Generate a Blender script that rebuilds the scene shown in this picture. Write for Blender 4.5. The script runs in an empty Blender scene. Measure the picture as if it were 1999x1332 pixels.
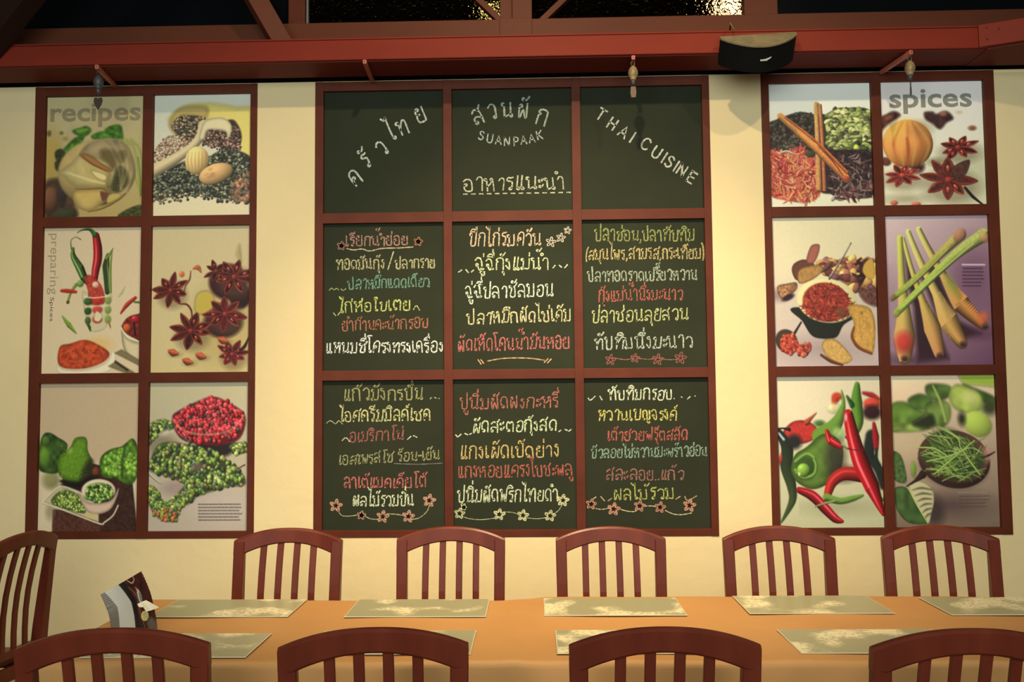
import bpy, bmesh, math, random
import numpy as np
from mathutils import Vector, Matrix

sc = bpy.context.scene
R = math.radians

# ------------------------------------------------------------------ camera
YAW, PITCH, ROLL, FPX = 0.026245, 0.061524, -0.0089976, 1750.0
cam_d = bpy.data.cameras.new('camera'); cam = bpy.data.objects.new('camera', cam_d)
sc.collection.objects.link(cam); sc.camera = cam
cam_d.sensor_width = 36.0; cam_d.lens = FPX / 1999.0 * 36.0
cam_d.clip_start = 0.05; cam_d.clip_end = 200
f = Vector((-math.sin(YAW) * math.cos(PITCH), math.cos(YAW) * math.cos(PITCH), math.sin(PITCH)))
r = Vector((math.cos(YAW), math.sin(YAW), 0)); u = r.cross(f)
rr = math.cos(ROLL) * r + math.sin(ROLL) * u; uu = -math.sin(ROLL) * r + math.cos(ROLL) * u
cam.matrix_world = Matrix(((rr.x, uu.x, -f.x, 0), (rr.y, uu.y, -f.y, -4.4), (rr.z, uu.z, -f.z, 1.5), (0, 0, 0, 1)))

# ------------------------------------------------------------------ world, lamps, exposure
w = bpy.data.worlds.new('night'); sc.world = w; w.use_nodes = True
w.node_tree.nodes['Background'].inputs[0].default_value = (0.95, 1.0, 0.98, 1)
w.node_tree.nodes['Background'].inputs[1].default_value = 0.07

def light(name, kind, loc, energy, color, target=None, **kw):
    d = bpy.data.lights.new(name, kind); d.energy = energy; d.color = color
    for k, v in kw.items(): setattr(d, k, v)
    o = bpy.data.objects.new(name, d); sc.collection.objects.link(o); o.location = loc
    if target is not None:
        o.rotation_euler = (Vector(target) - Vector(loc)).to_track_quat('-Z', 'Y').to_euler()
    return o
WARM = (1.0, 0.75, 0.43)
light('spot_lamp_middle', 'SPOT', (0.0, -2.40, 4.25), 190, WARM, (-0.10, 0.0, 1.75), spot_size=R(100), spot_blend=1.0, shadow_soft_size=0.045)
light('added_spot_narrow', 'SPOT', (0.06, -2.40, 4.25), 760, WARM, (0.10, -0.10, 0.55), spot_size=R(62), spot_blend=1.0, shadow_soft_size=0.045)  # narrow twin of the middle spot, added to brighten the lower wall
light('added_spot_left', 'SPOT', (-1.75, -2.40, 4.25), 125, WARM, (-2.0, 0.0, 0.6), spot_size=R(66), spot_blend=1.0, shadow_soft_size=0.045)  # weak extra spot, added to warm and brighten the left wall
light('spot_lamp_right', 'SPOT', (1.60, -2.45, 4.25), 105, WARM, (1.30, 0.0, 1.30), spot_size=R(88), spot_blend=1.0, shadow_soft_size=0.045)
light('room_fill', 'AREA', (-0.2, -6.2, 2.7), 215, (0.94, 1.0, 0.92), (-0.1, 0, 1.9), shape='RECTANGLE', size=5.0, size_y=2.6)

vs = sc.view_settings
sc.display_settings.display_device = 'sRGB'
vs.view_transform = 'Standard'; vs.look = 'None'; vs.gamma = 1.0; vs.use_curve_mapping = False
vs.exposure = 0.0

# ------------------------------------------------------------------ colour helpers and materials
def lin1(c): c /= 255.0; return c / 12.92 if c <= 0.04045 else ((c + 0.055) / 1.055) ** 2.4
def L(*c): return tuple(lin1(x) for x in c) + (1.0,)
def lin_np(a):
    a = np.clip(a, 0, 255) / 255.0
    return np.where(a <= 0.04045, a / 12.92, ((a + 0.055) / 1.055) ** 2.4)

def mat(name, col, rough=0.5, col2=None, scale=8.0, mix=(0.35, 0.65), bump=0.0, bscale=60.0, stretch=(1, 1, 1), spec=0.5, detail=4.0, coat=0.0):
    m = bpy.data.materials.new(name); m.use_nodes = True
    nt = m.node_tree; b = nt.nodes['Principled BSDF']
    b.inputs['Base Color'].default_value = col; b.inputs['Roughness'].default_value = rough
    b.inputs['Specular IOR Level'].default_value = spec; b.inputs['Coat Weight'].default_value = coat
    tc = nt.nodes.new('ShaderNodeTexCoord'); mp = nt.nodes.new('ShaderNodeMapping')
    mp.inputs['Scale'].default_value = stretch
    nt.links.new(tc.outputs['Object'], mp.inputs[0])
    if col2 is not None:
        n = nt.nodes.new('ShaderNodeTexNoise'); n.inputs['Scale'].default_value = scale; n.inputs['Detail'].default_value = detail
        rp = nt.nodes.new('ShaderNodeValToRGB')
        rp.color_ramp.elements[0].position = mix[0]; rp.color_ramp.elements[0].color = col
        rp.color_ramp.elements[1].position = mix[1]; rp.color_ramp.elements[1].color = col2
        nt.links.new(mp.outputs[0], n.inputs['Vector']); nt.links.new(n.outputs['Fac'], rp.inputs[0]); nt.links.new(rp.outputs[0], b.inputs['Base Color'])
    if bump:
        n2 = nt.nodes.new('ShaderNodeTexNoise'); n2.inputs['Scale'].default_value = bscale; n2.inputs['Detail'].default_value = 5
        bp = nt.nodes.new('ShaderNodeBump'); bp.inputs['Strength'].default_value = bump; bp.inputs['Distance'].default_value = 0.01
        nt.links.new(mp.outputs[0], n2.inputs['Vector']); nt.links.new(n2.outputs['Fac'], bp.inputs['Height']); nt.links.new(bp.outputs[0], b.inputs['Normal'])
    return m

M = {}
M['wall'] = mat('cream_plaster', (0.80, 0.68, 0.40, 1), 0.8, (0.77, 0.645, 0.37, 1), 1.6, bump=0.25, bscale=14, spec=0.2)
M['frame'] = mat('red_brown_paint', (0.115, 0.027, 0.013, 1), 0.5, (0.09, 0.021, 0.010, 1), 5, bump=0.08, bscale=40, spec=0.15)
M['beam'] = mat('beam_paint', (0.22, 0.030, 0.017, 1), 0.5, (0.18, 0.025, 0.014, 1), 3, bump=0.08, bscale=30, stretch=(0.3, 1, 1), spec=0.08)
M['fascia'] = mat('fascia_paint', (0.12, 0.035, 0.017, 1), 0.5, (0.095, 0.027, 0.014, 1), 3, stretch=(0.3, 1, 1), spec=0.12)
M['soffit'] = mat('soffit_paint', (0.13, 0.022, 0.014, 1), 0.6, spec=0.1)
M['dark'] = mat('gap_shade', (0.006, 0.005, 0.005, 1), 0.9)
M['screw'] = mat('screw_hole', (0.05, 0.012, 0.008, 1), 0.6)
M['chair'] = mat('chair_lacquer', (0.135, 0.026, 0.013, 1), 0.30, (0.095, 0.018, 0.009, 1), 10, bump=0.03, bscale=30, stretch=(1, 1, 0.25), spec=0.12)
M['board'] = mat('chalkboard_green', (0.021, 0.027, 0.016, 1), 0.8, (0.028, 0.034, 0.020, 1), 2.5, (0.3, 0.7), spec=0.15)
M['cloth'] = mat('orange_cloth', (0.48, 0.255, 0.09, 1), 0.6, (0.44, 0.225, 0.078, 1), 3.0, bump=0.08, bscale=25, spec=0.3)
M['table'] = mat('table_wood', (0.25, 0.09, 0.04, 1), 0.5, (0.2, 0.07, 0.03, 1), 6, stretch=(0.2, 1, 1))
M['night'] = mat('night_backdrop', (0.012, 0.010, 0.008, 1), 0.9, spec=0.0)
M['floor'] = mat('floor_tile', (0.16, 0.10, 0.07, 1), 0.45, (0.13, 0.08, 0.055, 1), 3)
M['grout'] = mat('floor_grout', (0.07, 0.055, 0.045, 1), 0.8)
M['spk'] = mat('speaker_black', (0.005, 0.0055, 0.0055, 1), 0.8, bump=0.1, bscale=300, spec=0.1)
M['strut'] = mat('dark_strut', (0.022, 0.009, 0.006, 1), 0.7, spec=0.1)
M['spktop'] = mat('speaker_dusty_top', (0.24, 0.19, 0.10, 1), 0.7, (0.17, 0.14, 0.07, 1), 18)
M['silver'] = mat('silver_mark', (0.6, 0.6, 0.6, 1), 0.3)
M['brass'] = mat('aged_brass', (0.30, 0.22, 0.10, 1), 0.4, (0.16, 0.12, 0.06, 1), 30)
M['pewter'] = mat('dark_pewter', (0.045, 0.045, 0.05, 1), 0.45)
M['bronze'] = mat('bronze_leaf', (0.10, 0.045, 0.018, 1), 0.45)
M['darkleaf'] = mat('dark_leaf', (0.035, 0.022, 0.016, 1), 0.45)
M['peg'] = mat('peg_paint', (0.42, 0.11, 0.075, 1), 0.45)
M['rib'] = mat('white_bead', (0.25, 0.27, 0.26, 1), 0.5)
M['door'] = mat('door_paint', (0.07, 0.012, 0.008, 1), 0.5)
M['lintel'] = mat('shaded_lintel_grey', (0.16, 0.13, 0.07, 1), 0.6)  # grey-olive shade over the door, put into the board's colour

def vcol_mat(name, rough=0.35, spec=0.4, layer='print', bump=0.0):
    m = bpy.data.materials.new(name); m.use_nodes = True; nt = m.node_tree; b = nt.nodes['Principled BSDF']
    a = nt.nodes.new('ShaderNodeAttribute'); a.attribute_name = layer
    nt.links.new(a.outputs['Color'], b.inputs['Base Color'])
    b.inputs['Roughness'].default_value = rough; b.inputs['Specular IOR Level'].default_value = spec
    return m
M['print'] = vcol_mat('poster_print', 0.45, 0.25)
M['cardprint'] = vcol_mat('card_print', 0.35, 0.4)

def chalk(col):
    key = 'chalk_%d_%d_%d' % col
    if key not in M:
        c = L(*col); lw = L(250, 224, 202)      # chalk as it reads under the lamps, freed of their tint
        c = tuple(min(0.8, x / y * 0.76) for x, y in zip(c[:3], lw[:3])); g = sum(c) / 3
        c = tuple(0.85 * x + 0.15 * g for x in c) + (1,)
        if c[0] > 1.5 * c[1]: c = (c[0] * .95, c[1] * 1.1, min(c[2], c[1] * 1.12), 1)
        bcol = tuple(0.35 * x + 0.65 * y for x, y in zip(c[:3], (0.045, 0.055, 0.034))) + (1,)
        M[key] = mat(key, bcol, 0.9, c, 120, (0.34, 0.58), spec=0.1, detail=3)
    return M[key]

# ------------------------------------------------------------------ object helpers
def obj(name, me, m=None, parent=None, loc=None):
    o = bpy.data.objects.new(name, me); sc.collection.objects.link(o)
    if m is not None and me is not None and not me.materials: me.materials.append(m)
    if parent is not None: o.parent = parent
    if loc is not None: o.location = loc
    return o
def tag(o, label=None, cat=None, group=None, kind=None):
    if label: o['label'] = label
    if cat: o['category'] = cat
    if group: o['group'] = group
    if kind: o['kind'] = kind
    return o
def empty(name, loc=(0, 0, 0), rz=0.0):
    o = bpy.data.objects.new(name, None); sc.collection.objects.link(o); o.location = loc; o.rotation_euler = (0, 0, rz)
    o.empty_display_size = 0.1
    return o
def bm_mesh(bm, name='m', smooth=False):
    me = bpy.data.meshes.new(name); bmesh.ops.recalc_face_normals(bm, faces=bm.faces); bm.to_mesh(me); bm.free()
    if smooth:
        for p in me.polygons: p.use_smooth = True
    return me
def box_bm(bm, lo, hi, mtx=None):
    c = [(a + b) / 2 for a, b in zip(lo, hi)]; s = [abs(b - a) for a, b in zip(lo, hi)]
    m = Matrix.Translation(c) @ Matrix.Diagonal((*s, 1))
    if mtx is not None: m = mtx @ m
    return bmesh.ops.create_cube(bm, size=1.0, matrix=m)['verts']
def box(lo, hi, bev=0.0, mtx=None):
    bm = bmesh.new(); box_bm(bm, lo, hi, mtx)
    if bev: bmesh.ops.bevel(bm, geom=bm.edges[:], offset=bev, segments=2, affect='EDGES', profile=0.6)
    return bm_mesh(bm)
def lathe(prof, n=16, closed_top=True):
    bm = bmesh.new(); rings = []
    for rad, z in prof:
        rings.append([bm.verts.new((rad * math.cos(2 * math.pi * i / n), rad * math.sin(2 * math.pi * i / n), z)) for i in range(n)])
    for a, b in zip(rings, rings[1:]):
        for i in range(n): bm.faces.new((a[i], a[(i + 1) % n], b[(i + 1) % n], b[i]))
    bm.faces.new(rings[0][::-1]); bm.faces.new(rings[-1])
    return bm_mesh(bm, smooth=True)
def sweep(path, wx, ty, bev=0.003):
    """rectangular bar swept along a path; wx, ty lists or scalars (half sizes along world x and along normal)"""
    bm = bmesh.new(); rings = []; n = len(path)
    for i, p in enumerate(path):
        p = Vector(p); t = (Vector(path[min(i + 1, n - 1)]) - Vector(path[max(i - 1, 0)])).normalized()
        X = Vector((1, 0, 0)); X = (X - t * X.dot(t)).normalized(); Y = t.cross(X)
        a = wx[i] if isinstance(wx, (list, tuple)) else wx; b = ty[i] if isinstance(ty, (list, tuple)) else ty
        c = min(bev, a * .5, b * .5); q = []
        for sx, sy in ((-a + c, -b), (a - c, -b), (a, -b + c), (a, b - c), (a - c, b), (-a + c, b), (-a, b - c), (-a, -b + c)):
            q.append(bm.verts.new(p + X * sx + Y * sy))
        rings.append(q)
    for a, b in zip(rings, rings[1:]):
        for i in range(8): bm.faces.new((a[i], a[(i + 1) % 8], b[(i + 1) % 8], b[i]))
    bm.faces.new(rings[0][::-1]); bm.faces.new(rings[-1])
    return bm_mesh(bm)
def tube(path, rad, n=8):
    bm = bmesh.new(); rings = []
    for i, p in enumerate(path):
        p = Vector(p); t = (Vector(path[min(i + 1, len(path) - 1)]) - Vector(path[max(i - 1, 0)])).normalized()
        X = t.orthogonal().normalized(); Y = t.cross(X); rd = rad[i] if isinstance(rad, (list, tuple)) else rad
        rings.append([bm.verts.new(p + X * rd * math.cos(2 * math.pi * k / n) + Y * rd * math.sin(2 * math.pi * k / n)) for k in range(n)])
    for a, b in zip(rings, rings[1:]):
        for i in range(n): bm.faces.new((a[i], a[(i + 1) % n], b[(i + 1) % n], b[i]))
    bm.faces.new(rings[0][::-1]); bm.faces.new(rings[-1])
    return bm_mesh(bm, smooth=True)
def bar(p, q, w, h, up=(0, 0, 1), bev=0.003):
    """box bar from p to q with width w (sideways) and height h"""
    p, q = Vector(p), Vector(q); t = (q - p); ln = t.length; t.normalize()
    X = t.cross(Vector(up)).normalized(); Y = X.cross(t)
    m = Matrix(((X.x, t.x, Y.x, 0), (X.y, t.y, Y.y, 0), (X.z, t.z, Y.z, 0), (0, 0, 0, 1))); m.translation = (p + q) / 2
    return box((-w / 2, -ln / 2, -h / 2), (w / 2, ln / 2, h / 2), bev, m)

# ------------------------------------------------------------------ structure
WT = 3.09            # top of the cream wall, foot of the window band
def struct(name, me, m, **kw): return tag(obj(name, me, m), kind='structure', **kw)
bw = bmesh.new()
HOLES = [(-2.523, -1.3874), (-1.0948, 0.8762), (1.1315, 2.2739)]; HB, HT = 0.8169, 3.088
box_bm(bw, (-4.2, 0, 0), (2.41, 0.15, HB)); box_bm(bw, (-4.2, 0, HT), (2.41, 0.15, WT))
for wx0, wx1 in ((-4.2, HOLES[0][0]), (HOLES[0][1], HOLES[1][0]), (HOLES[1][1], HOLES[2][0]), (HOLES[2][1], 2.41)): box_bm(bw, (wx0, 0, HB), (wx1, 0.15, HT))
for wx0, wx1 in HOLES: box_bm(bw, (wx0, 0.05, HB), (wx1, 0.15, HT))
box_bm(bw, (2.41, 0, 2.655), (4.2, 0.15, WT)); box_bm(bw, (3.35, 0, 0), (4.2, 0.15, 2.655))
struct('wall_back', bm_mesh(bw), M['wall'])
fl = struct('floor', box((-4.2, -8.5, -0.06), (4.2, 0.15, -0.004)), M['grout'])
tile_me = box((-0.197, -0.197, -0.012), (0.197, 0.197, 0.004), 0.002); tile_me.materials.append(M['floor'])
for i in range(17):
    for j in range(9):
        t = obj('tile', tile_me, None, fl, (-3.2 + i * 0.4, -3.3 + j * 0.4, 0))
struct('door_1', box((2.415, 0.03, 0.02), (3.345, 0.07, 2.44), 0.004), M['door'])
struct('trim_1', box((2.412, 0.025, 2.44), (3.348, 0.09, 2.653)), M['lintel'])
struct('trim_2', box((-4.2, -0.245, WT + 0.005), (2.115, -0.05, WT + 0.012)), M['soffit'])
struct('gap_shade_strip', box((-4.2, -0.05, WT + 0.02), (4.2, 0.15, WT + 0.11)), M['dark'])  # near-black strip that paints the shade of the gap above the wall

# main beam, its ledge fascia and the turned piece on the right
bm_ = struct('beam', box((-4.2, -0.262, 3.10), (2.10, -0.20, 3.197), 0.005), M['beam'])
for x, z in ((0.88, 3.155),):
    obj('screw_hole', tube([(x, -0.2635, z), (x, -0.260, z)], 0.004, 10), M['screw'], bm_)
struct('trim_3', box((-4.2, -0.258, 3.2), (2.10, -0.085, 3.208), 0.002), M['beam'])
fb = struct('beam_upper', box((-4.2, -0.10, 3.209), (4.2, -0.02, 3.352), 0.004), M['fascia'])
tb = struct('beam_turned', bar((2.085, -0.245, 3.152), (3.7, -0.95, 3.152), 0.06, 0.105), M['beam'])
struct('trim_4', box((-0.16, -0.112, 3.209), (-0.0, -0.10, 3.352), 0.003), M['fascia'])
dv = (Vector((3.7, -0.95, 0)) - Vector((2.085, -0.245, 0))).normalized(); nv = Vector((dv.y, -dv.x, 0))
for s, z in ((0.035, 3.185), (0.035, 3.13), (0.085, 3.17)):
    p = Vector((2.085, -0.245, z)) + dv * s + nv * 0.0305
    obj('screw_hole', tube([p, p - nv * 0.003], 0.0045, 10), M['screw'], tb)
sf = bmesh.new()
vsf = [sf.verts.new(v) for z in (3.092, 3.099) for v in ((2.117, -0.05, z), (2.117, -0.262, z), (3.7, -0.955, z), (3.7, -0.05, z))]
for q in ((0, 1, 2, 3), (7, 6, 5, 4), (0, 4, 5, 1), (1, 5, 6, 2), (2, 6, 7, 3), (3, 7, 4, 0)): sf.faces.new([vsf[i] for i in q])
struct('trim_5', bm_mesh(sf), M['soffit'])
# wooden pegs under the beam
pegs = [(-2.074, -0.277, 3.084, -2.11), (-0.793, -0.277, 3.084, -0.803), (0.472, -0.277, 3.080, 0.501), (1.760, -0.277, 3.080, 1.72)]
for x, y, z, xb in pegs:
    p = obj('peg', bar((x, y, z), (xb, -0.01, z), 0.018, 0.020, bev=0.003), M['peg'], bm_)
    obj('screw_hole', tube([(x, y - 0.0008, z), (x, y + 0.003, z)], 0.003, 8), M['screw'], p)

# window band above the beam: posts, braces, figured glass, night outside
def window(n, x0, x1, glass, posts=()):
    e = empty('window_%d' % n, ((x0 + x1) / 2, -0.03, 3.352)); tag(e, kind='structure')
    lx = lambda v: v - (x0 + x1) / 2
    obj('window_sill', box((lx(x0), 0.0, 0.0), (lx(x1), 0.04, 0.012), 0.002), M['fascia'], e)
    obj('window_head', box((lx(x0), 0.0, 0.75), (lx(x1), 0.05, 0.80), 0.002), M['fascia'], e)
    if glass is not None:
        obj('pane', box((lx(x0), 0.018, 0.012), (lx(x1), 0.024, 0.75)), glass, e)
    return e
def figured():
    m = bpy.data.materials.new('figured_glass'); m.use_nodes = True; nt = m.node_tree; nt.nodes.clear()
    g = nt.nodes.new('ShaderNodeBsdfRefraction'); g.inputs['Color'].default_value = (0.85, 0.72, 0.55, 1); g.inputs['Roughness'].default_value = 0.03; g.inputs['IOR'].default_value = 1.45
    o = nt.nodes.new('ShaderNodeOutputMaterial'); nt.links.new(g.outputs[0], o.inputs[0])
    tc = nt.nodes.new('ShaderNodeTexCoord'); v = nt.nodes.new('ShaderNodeTexNoise'); v.inputs['Scale'].default_value = 55; v.inputs['Detail'].default_value = 1.5
    bp = nt.nodes.new('ShaderNodeBump'); bp.inputs['Strength'].default_value = 1.0; bp.inputs['Distance'].default_value = 0.012
    nt.links.new(tc.outputs['Object'], v.inputs['Vector']); nt.links.new(v.outputs['Fac'], bp.inputs['Height']); nt.links.new(bp.outputs[0], g.inputs['Normal'])
    return m
M['figured'] = figured()
plain = bpy.data.materials.new('dark_glass'); plain.use_nodes = True
pb = plain.node_tree.nodes['Principled BSDF']; pb.inputs['Base Color'].default_value = (0.003, 0.004, 0.005, 1); pb.inputs['Roughness'].default_value = 0.12
pb.inputs['Specular IOR Level'].default_value = 0.08
M['plain'] = plain
window(1, -4.2, -1.215, plain); window(2, -1.13, -0.16, M['figured']); window(3, 0.0, 1.045, M['figured']); window(4, 1.21, 4.2, plain)
for i, (x0, x1, y) in enumerate(((-1.215, -1.132, -0.07), (-0.098 - 0.0, -0.0, -0.09), (1.046, 1.209, -0.065))):
    struct('post_%d' % (i + 1) if False else 'window_post', box((x0, y, 3.352), (x1, 0.02, 4.2), 0.004), M['frame' if i == 0 else 'fascia'])
struct('window_post', box((-0.16, -0.05, 3.352), (-0.0985, 0.02, 4.2), 0.004), M['fascia'])
struct('window_bead', box((-1.1315, -0.035, 3.355), (-1.1265, 0.0, 4.2)), M['rib'])
# cross braces around the middle post
struct('brace', bar((-0.135, -0.06, 3.335), (-0.62, -0.06, 3.82), 0.03, 0.045, up=(0, 1, 0)), M['frame'])
struct('brace', bar((0.03, -0.06, 3.335), (0.52, -0.06, 3.80), 0.03, 0.045, up=(0, 1, 0)), M['frame'])
# struts that run up from the beam into the roof
struct('roof_strut', bar((-1.205, -0.20, 3.200), (-1.62, -0.38, 3.95), 0.07, 0.09), M['frame'])
struct('roof_strut', bar((-2.62, -0.30, 3.16), (-1.75, -0.55, 3.98), 0.10, 0.12), M['strut'])
struct('night_board', box((-6, 2.4, 2.0), (6, 2.5, 6.0)), M['night'])  # added dark sheet standing in for the night beyond the panes

def emis(name, col, s):
    m = bpy.data.materials.new(name); m.use_nodes = True; nt = m.node_tree; nt.nodes.clear()
    e = nt.nodes.new('ShaderNodeEmission'); e.inputs[0].default_value = col; e.inputs[1].default_value = s
    o = nt.nodes.new('ShaderNodeOutputMaterial'); nt.links.new(e.outputs[0], o.inputs[0]); return m
def sphere_me(rad):
    bm = bmesh.new(); bmesh.ops.create_uvsphere(bm, u_segments=20, v_segments=12, radius=rad); return bm_mesh(bm, smooth=True)
g1 = empty('outdoor_glow', (1.08, 0.40, 4.02)); tag(g1, 'warm glowing lamp glinting through the ridged glass right of the middle post', 'lamp')
obj('globe', sphere_me(0.07), emis('lamp_glow', (1.0, 0.74, 0.46, 1), 9.0), g1, (0, 0, -0.42))
obj('rod', tube([(0, 0, -0.31), (0, 0, 0.3)], 0.008), M['pewter'], g1)
g2 = empty('outdoor_glow', (-0.225, 0.40, 4.02)); tag(g2, 'small greenish glow added behind the glass left of the middle post', 'lamp')  # added globe whose glow makes the greenish foliage glints in the pane
obj('globe', sphere_me(0.032), emis('green_glint_glow', (0.80, 0.80, 0.34, 1), 4.0), g2, (0, 0, -0.42))
obj('rod', tube([(0, 0, -0.37), (0, 0, 0.3)], 0.008), M['pewter'], g2)

# ------------------------------------------------------------------ vector painter for the printed posters
def catmull(pts, closed, k=6):
    P = [np.array(p, float) for p in pts]; n = len(P); out = []
    rng = range(n) if closed else range(n - 1)
    for i in rng:
        p0 = P[(i - 1) % n] if closed or i > 0 else P[0]; p1 = P[i]; p2 = P[(i + 1) % n]
        p3 = P[(i + 2) % n] if closed or i + 2 < n else P[-1]
        for j in range(k):
            t = j / k
            out.append(0.5 * ((2 * p1) + (-p0 + p2) * t + (2 * p0 - 5 * p1 + 4 * p2 - p3) * t * t + (-p0 + 3 * p1 - 3 * p2 + p3) * t ** 3))
    if not closed: out.append(P[-1])
    return np.array(out)
def vnoise(h, w_, cell, rs):
    gh, gw = int(h / cell) + 3, int(w_ / cell) + 3; g = rs.rand(gh, gw)
    y = np.arange(h) / cell; x = np.arange(w_) / cell; yi = y.astype(int); xi = x.astype(int)
    fy = (y - yi)[:, None]; fx = (x - xi)[None]; fy = fy * fy * (3 - 2 * fy); fx = fx * fx * (3 - 2 * fx)
    a = g[yi][:, xi]; b = g[yi][:, xi + 1]; c = g[yi + 1][:, xi]; d = g[yi + 1][:, xi + 1]
    return a * (1 - fy) * (1 - fx) + b * (1 - fy) * fx + c * fy * (1 - fx) + d * fy * fx
class Paint:
    def __init__(s, quad, bg, nx, ny, ss=2, seed=1):
        s.q = quad; s.W, s.H = nx * ss, ny * ss; s.ss = ss
        s.rs = np.random.RandomState(seed); s.im = np.zeros((s.H, s.W, 3)); s.im[:] = bg
        s.k = s.H / ((quad[3][1] - quad[0][1] + quad[2][1] - quad[1][1]) / 2.0)   # grid px per unit
    def t(s, p):
        (x0, y0), (x1, y1), (x2, y2), (x3, y3) = s.q      # TL TR BR BL
        x, y = p; uu_, v = 0.5, 0.5
        for _ in range(3):
            yt = y0 + (y1 - y0) * uu_; yb = y3 + (y2 - y3) * uu_; v = (y - yt) / (yb - yt)
            xl = x0 + (x3 - x0) * v; xr = x1 + (x2 - x1) * v; uu_ = (x - xl) / (xr - xl)
        return (uu_ * s.W, v * s.H)
    def win(s, x0, x1, y0, y1):
        a, b = max(0, int(x0) - 1), min(s.W, int(x1) + 2); c, d = max(0, int(y0) - 1), min(s.H, int(y1) + 2)
        if a >= b or c >= d: return None
        Y, X = np.mgrid[c:d, a:b]; return slice(c, d), slice(a, b), X + 0.5, Y + 0.5
    def put(s, sl, mask, col):
        m = mask[..., None]; s.im[sl[0], sl[1]] = s.im[sl[0], sl[1]] * (1 - m) + np.clip(col, 0, 255) * m
    def ell(s, cx, cy, rx, ry, col, ang=0, shade=0.45, soft=1.2, a=1.0, spec=0.0):
        cx, cy = s.t((cx, cy)); rx *= s.k; ry *= s.k; R_ = max(rx, ry) + soft
        w_ = s.win(cx - R_, cx + R_, cy - R_, cy + R_)
        if w_ is None: return
        c, sn = math.cos(R(ang)), math.sin(R(ang)); dx, dy = w_[2] - cx, w_[3] - cy
        e1 = (dx * c + dy * sn) / rx; e2 = (-dx * sn + dy * c) / ry; d = np.sqrt(e1 ** 2 + e2 ** 2)
        mask = np.clip((1 - d) * min(rx, ry) / soft + 0.5, 0, 1) * a
        nx_, ny_ = e1 * c - e2 * sn, e1 * sn + e2 * c; nz = np.sqrt(np.clip(1 - d * d, 0, 1))
        l = (-0.45 * nx_ - 0.55 * ny_ + 0.7 * nz)
        cc = np.array(col, float) * (1 + shade * (l[..., None] - 0.45))
        if spec: cc = cc + spec * 255 * np.clip((l[..., None] - 0.88) * 9, 0, 1)
        s.put(w_, mask, cc)
    def poly(s, pts, col, smooth=True, shade=0.35, wid=10, soft=1.2, a=1.0, col2=None, gdir=None, nz=0.0, cell=5):
        P = catmull(pts, True, 5) if smooth else np.array(pts, float)
        P = np.array([s.t(p) for p in P]); wid *= s.k
        w_ = s.win(P[:, 0].min() - soft, P[:, 0].max() + soft, P[:, 1].min() - soft, P[:, 1].max() + soft)
        if w_ is None: return
        X, Y = w_[2], w_[3]; dmin = np.full(X.shape, 1e9); ins = np.zeros(X.shape, bool)
        for i in range(len(P)):
            ax, ay = P[i]; bx, by = P[(i + 1) % len(P)]; ex, ey = bx - ax, by - ay; l2 = ex * ex + ey * ey + 1e-9
            t = np.clip(((X - ax) * ex + (Y - ay) * ey) / l2, 0, 1)
            dmin = np.minimum(dmin, (X - ax - t * ex) ** 2 + (Y - ay - t * ey) ** 2)
            if abs(ey) > 1e-9:
                cnd = ((ay > Y) != (by > Y)) & (X < ex * (Y - ay) / ey + ax); ins ^= cnd
        d = np.sqrt(dmin) * np.where(ins, 1, -1)
        mask = np.clip(d / soft + 0.5, 0, 1) * a
        cc = np.zeros(X.shape + (3,)) + np.array(col, float)
        if col2 is not None:
            gx, gy = gdir if gdir else (0, 1); pr = (X * gx + Y * gy); pr = (pr - pr.min()) / max(1e-6, pr.max() - pr.min())
            cc = cc * (1 - pr[..., None]) + np.array(col2, float) * pr[..., None]
        t = np.clip(d / max(1, wid), 0, 1); cc = cc * (1 - shade * (1 - t[..., None]) ** 1.5)
        if nz: cc = cc * (1 + nz * (vnoise(X.shape[0], X.shape[1], cell, s.rs)[..., None] - 0.5) * 2)
        s.put(w_, mask, cc)
    def tube(s, pts, wd, col, col2=None, shade=0.5, soft=1.2, spec=0.0, a=1.0, smooth=True, sp=-0.35, nz=0.0):
        P = catmull(pts, False, 14 if np.max(wd) > 12 else 5) if smooth and len(pts) > 2 else np.array(pts, float); n = len(P)
        if isinstance(wd, (int, float)): wd = [wd, wd]
        wds = np.interp(np.linspace(0, 1, n), np.linspace(0, 1, len(wd)), wd) * s.k
        P = np.array([s.t(p) for p in P]); mw = wds.max() + soft
        w_ = s.win(P[:, 0].min() - mw, P[:, 0].max() + mw, P[:, 1].min() - mw, P[:, 1].max() + mw)
        if w_ is None: return
        X, Y = w_[2], w_[3]; best = np.full(X.shape, -1e9); sv = np.zeros(X.shape); tv = np.zeros(X.shape)
        for i in range(n - 1):
            ax, ay = P[i]; bx, by = P[i + 1]; ex, ey = bx - ax, by - ay; l2 = ex * ex + ey * ey + 1e-9
            t = np.clip(((X - ax) * ex + (Y - ay) * ey) / l2, 0, 1); dx, dy = X - ax - t * ex, Y - ay - t * ey
            d = np.sqrt(dx * dx + dy * dy); wloc = wds[i] * (1 - t) + wds[i + 1] * t; q = wloc - d; b = q > best
            sg = np.sign(ex * dy - ey * dx)
            # signed so that negative means up/left of the stroke
            upl = np.sign(-(dx * 0.5 + dy * 0.6) + 1e-9)
            best = np.where(b, q, best); sv = np.where(b, -upl * d / np.maximum(wloc, .3), sv); tv = np.where(b, (i + t) / (n - 1), tv)
        mask = np.clip(best / soft + 0.5, 0, 1) * a
        cc = np.zeros(X.shape + (3,)) + np.array(col, float)
        if col2 is not None: cc = cc * (1 - tv[..., None]) + np.array(col2, float) * tv[..., None]
        sv = np.clip(sv, -1, 1); cc = cc * (1 - shade * np.clip(sv + 0.3, 0, 1.3)[..., None] ** 1.5)
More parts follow.
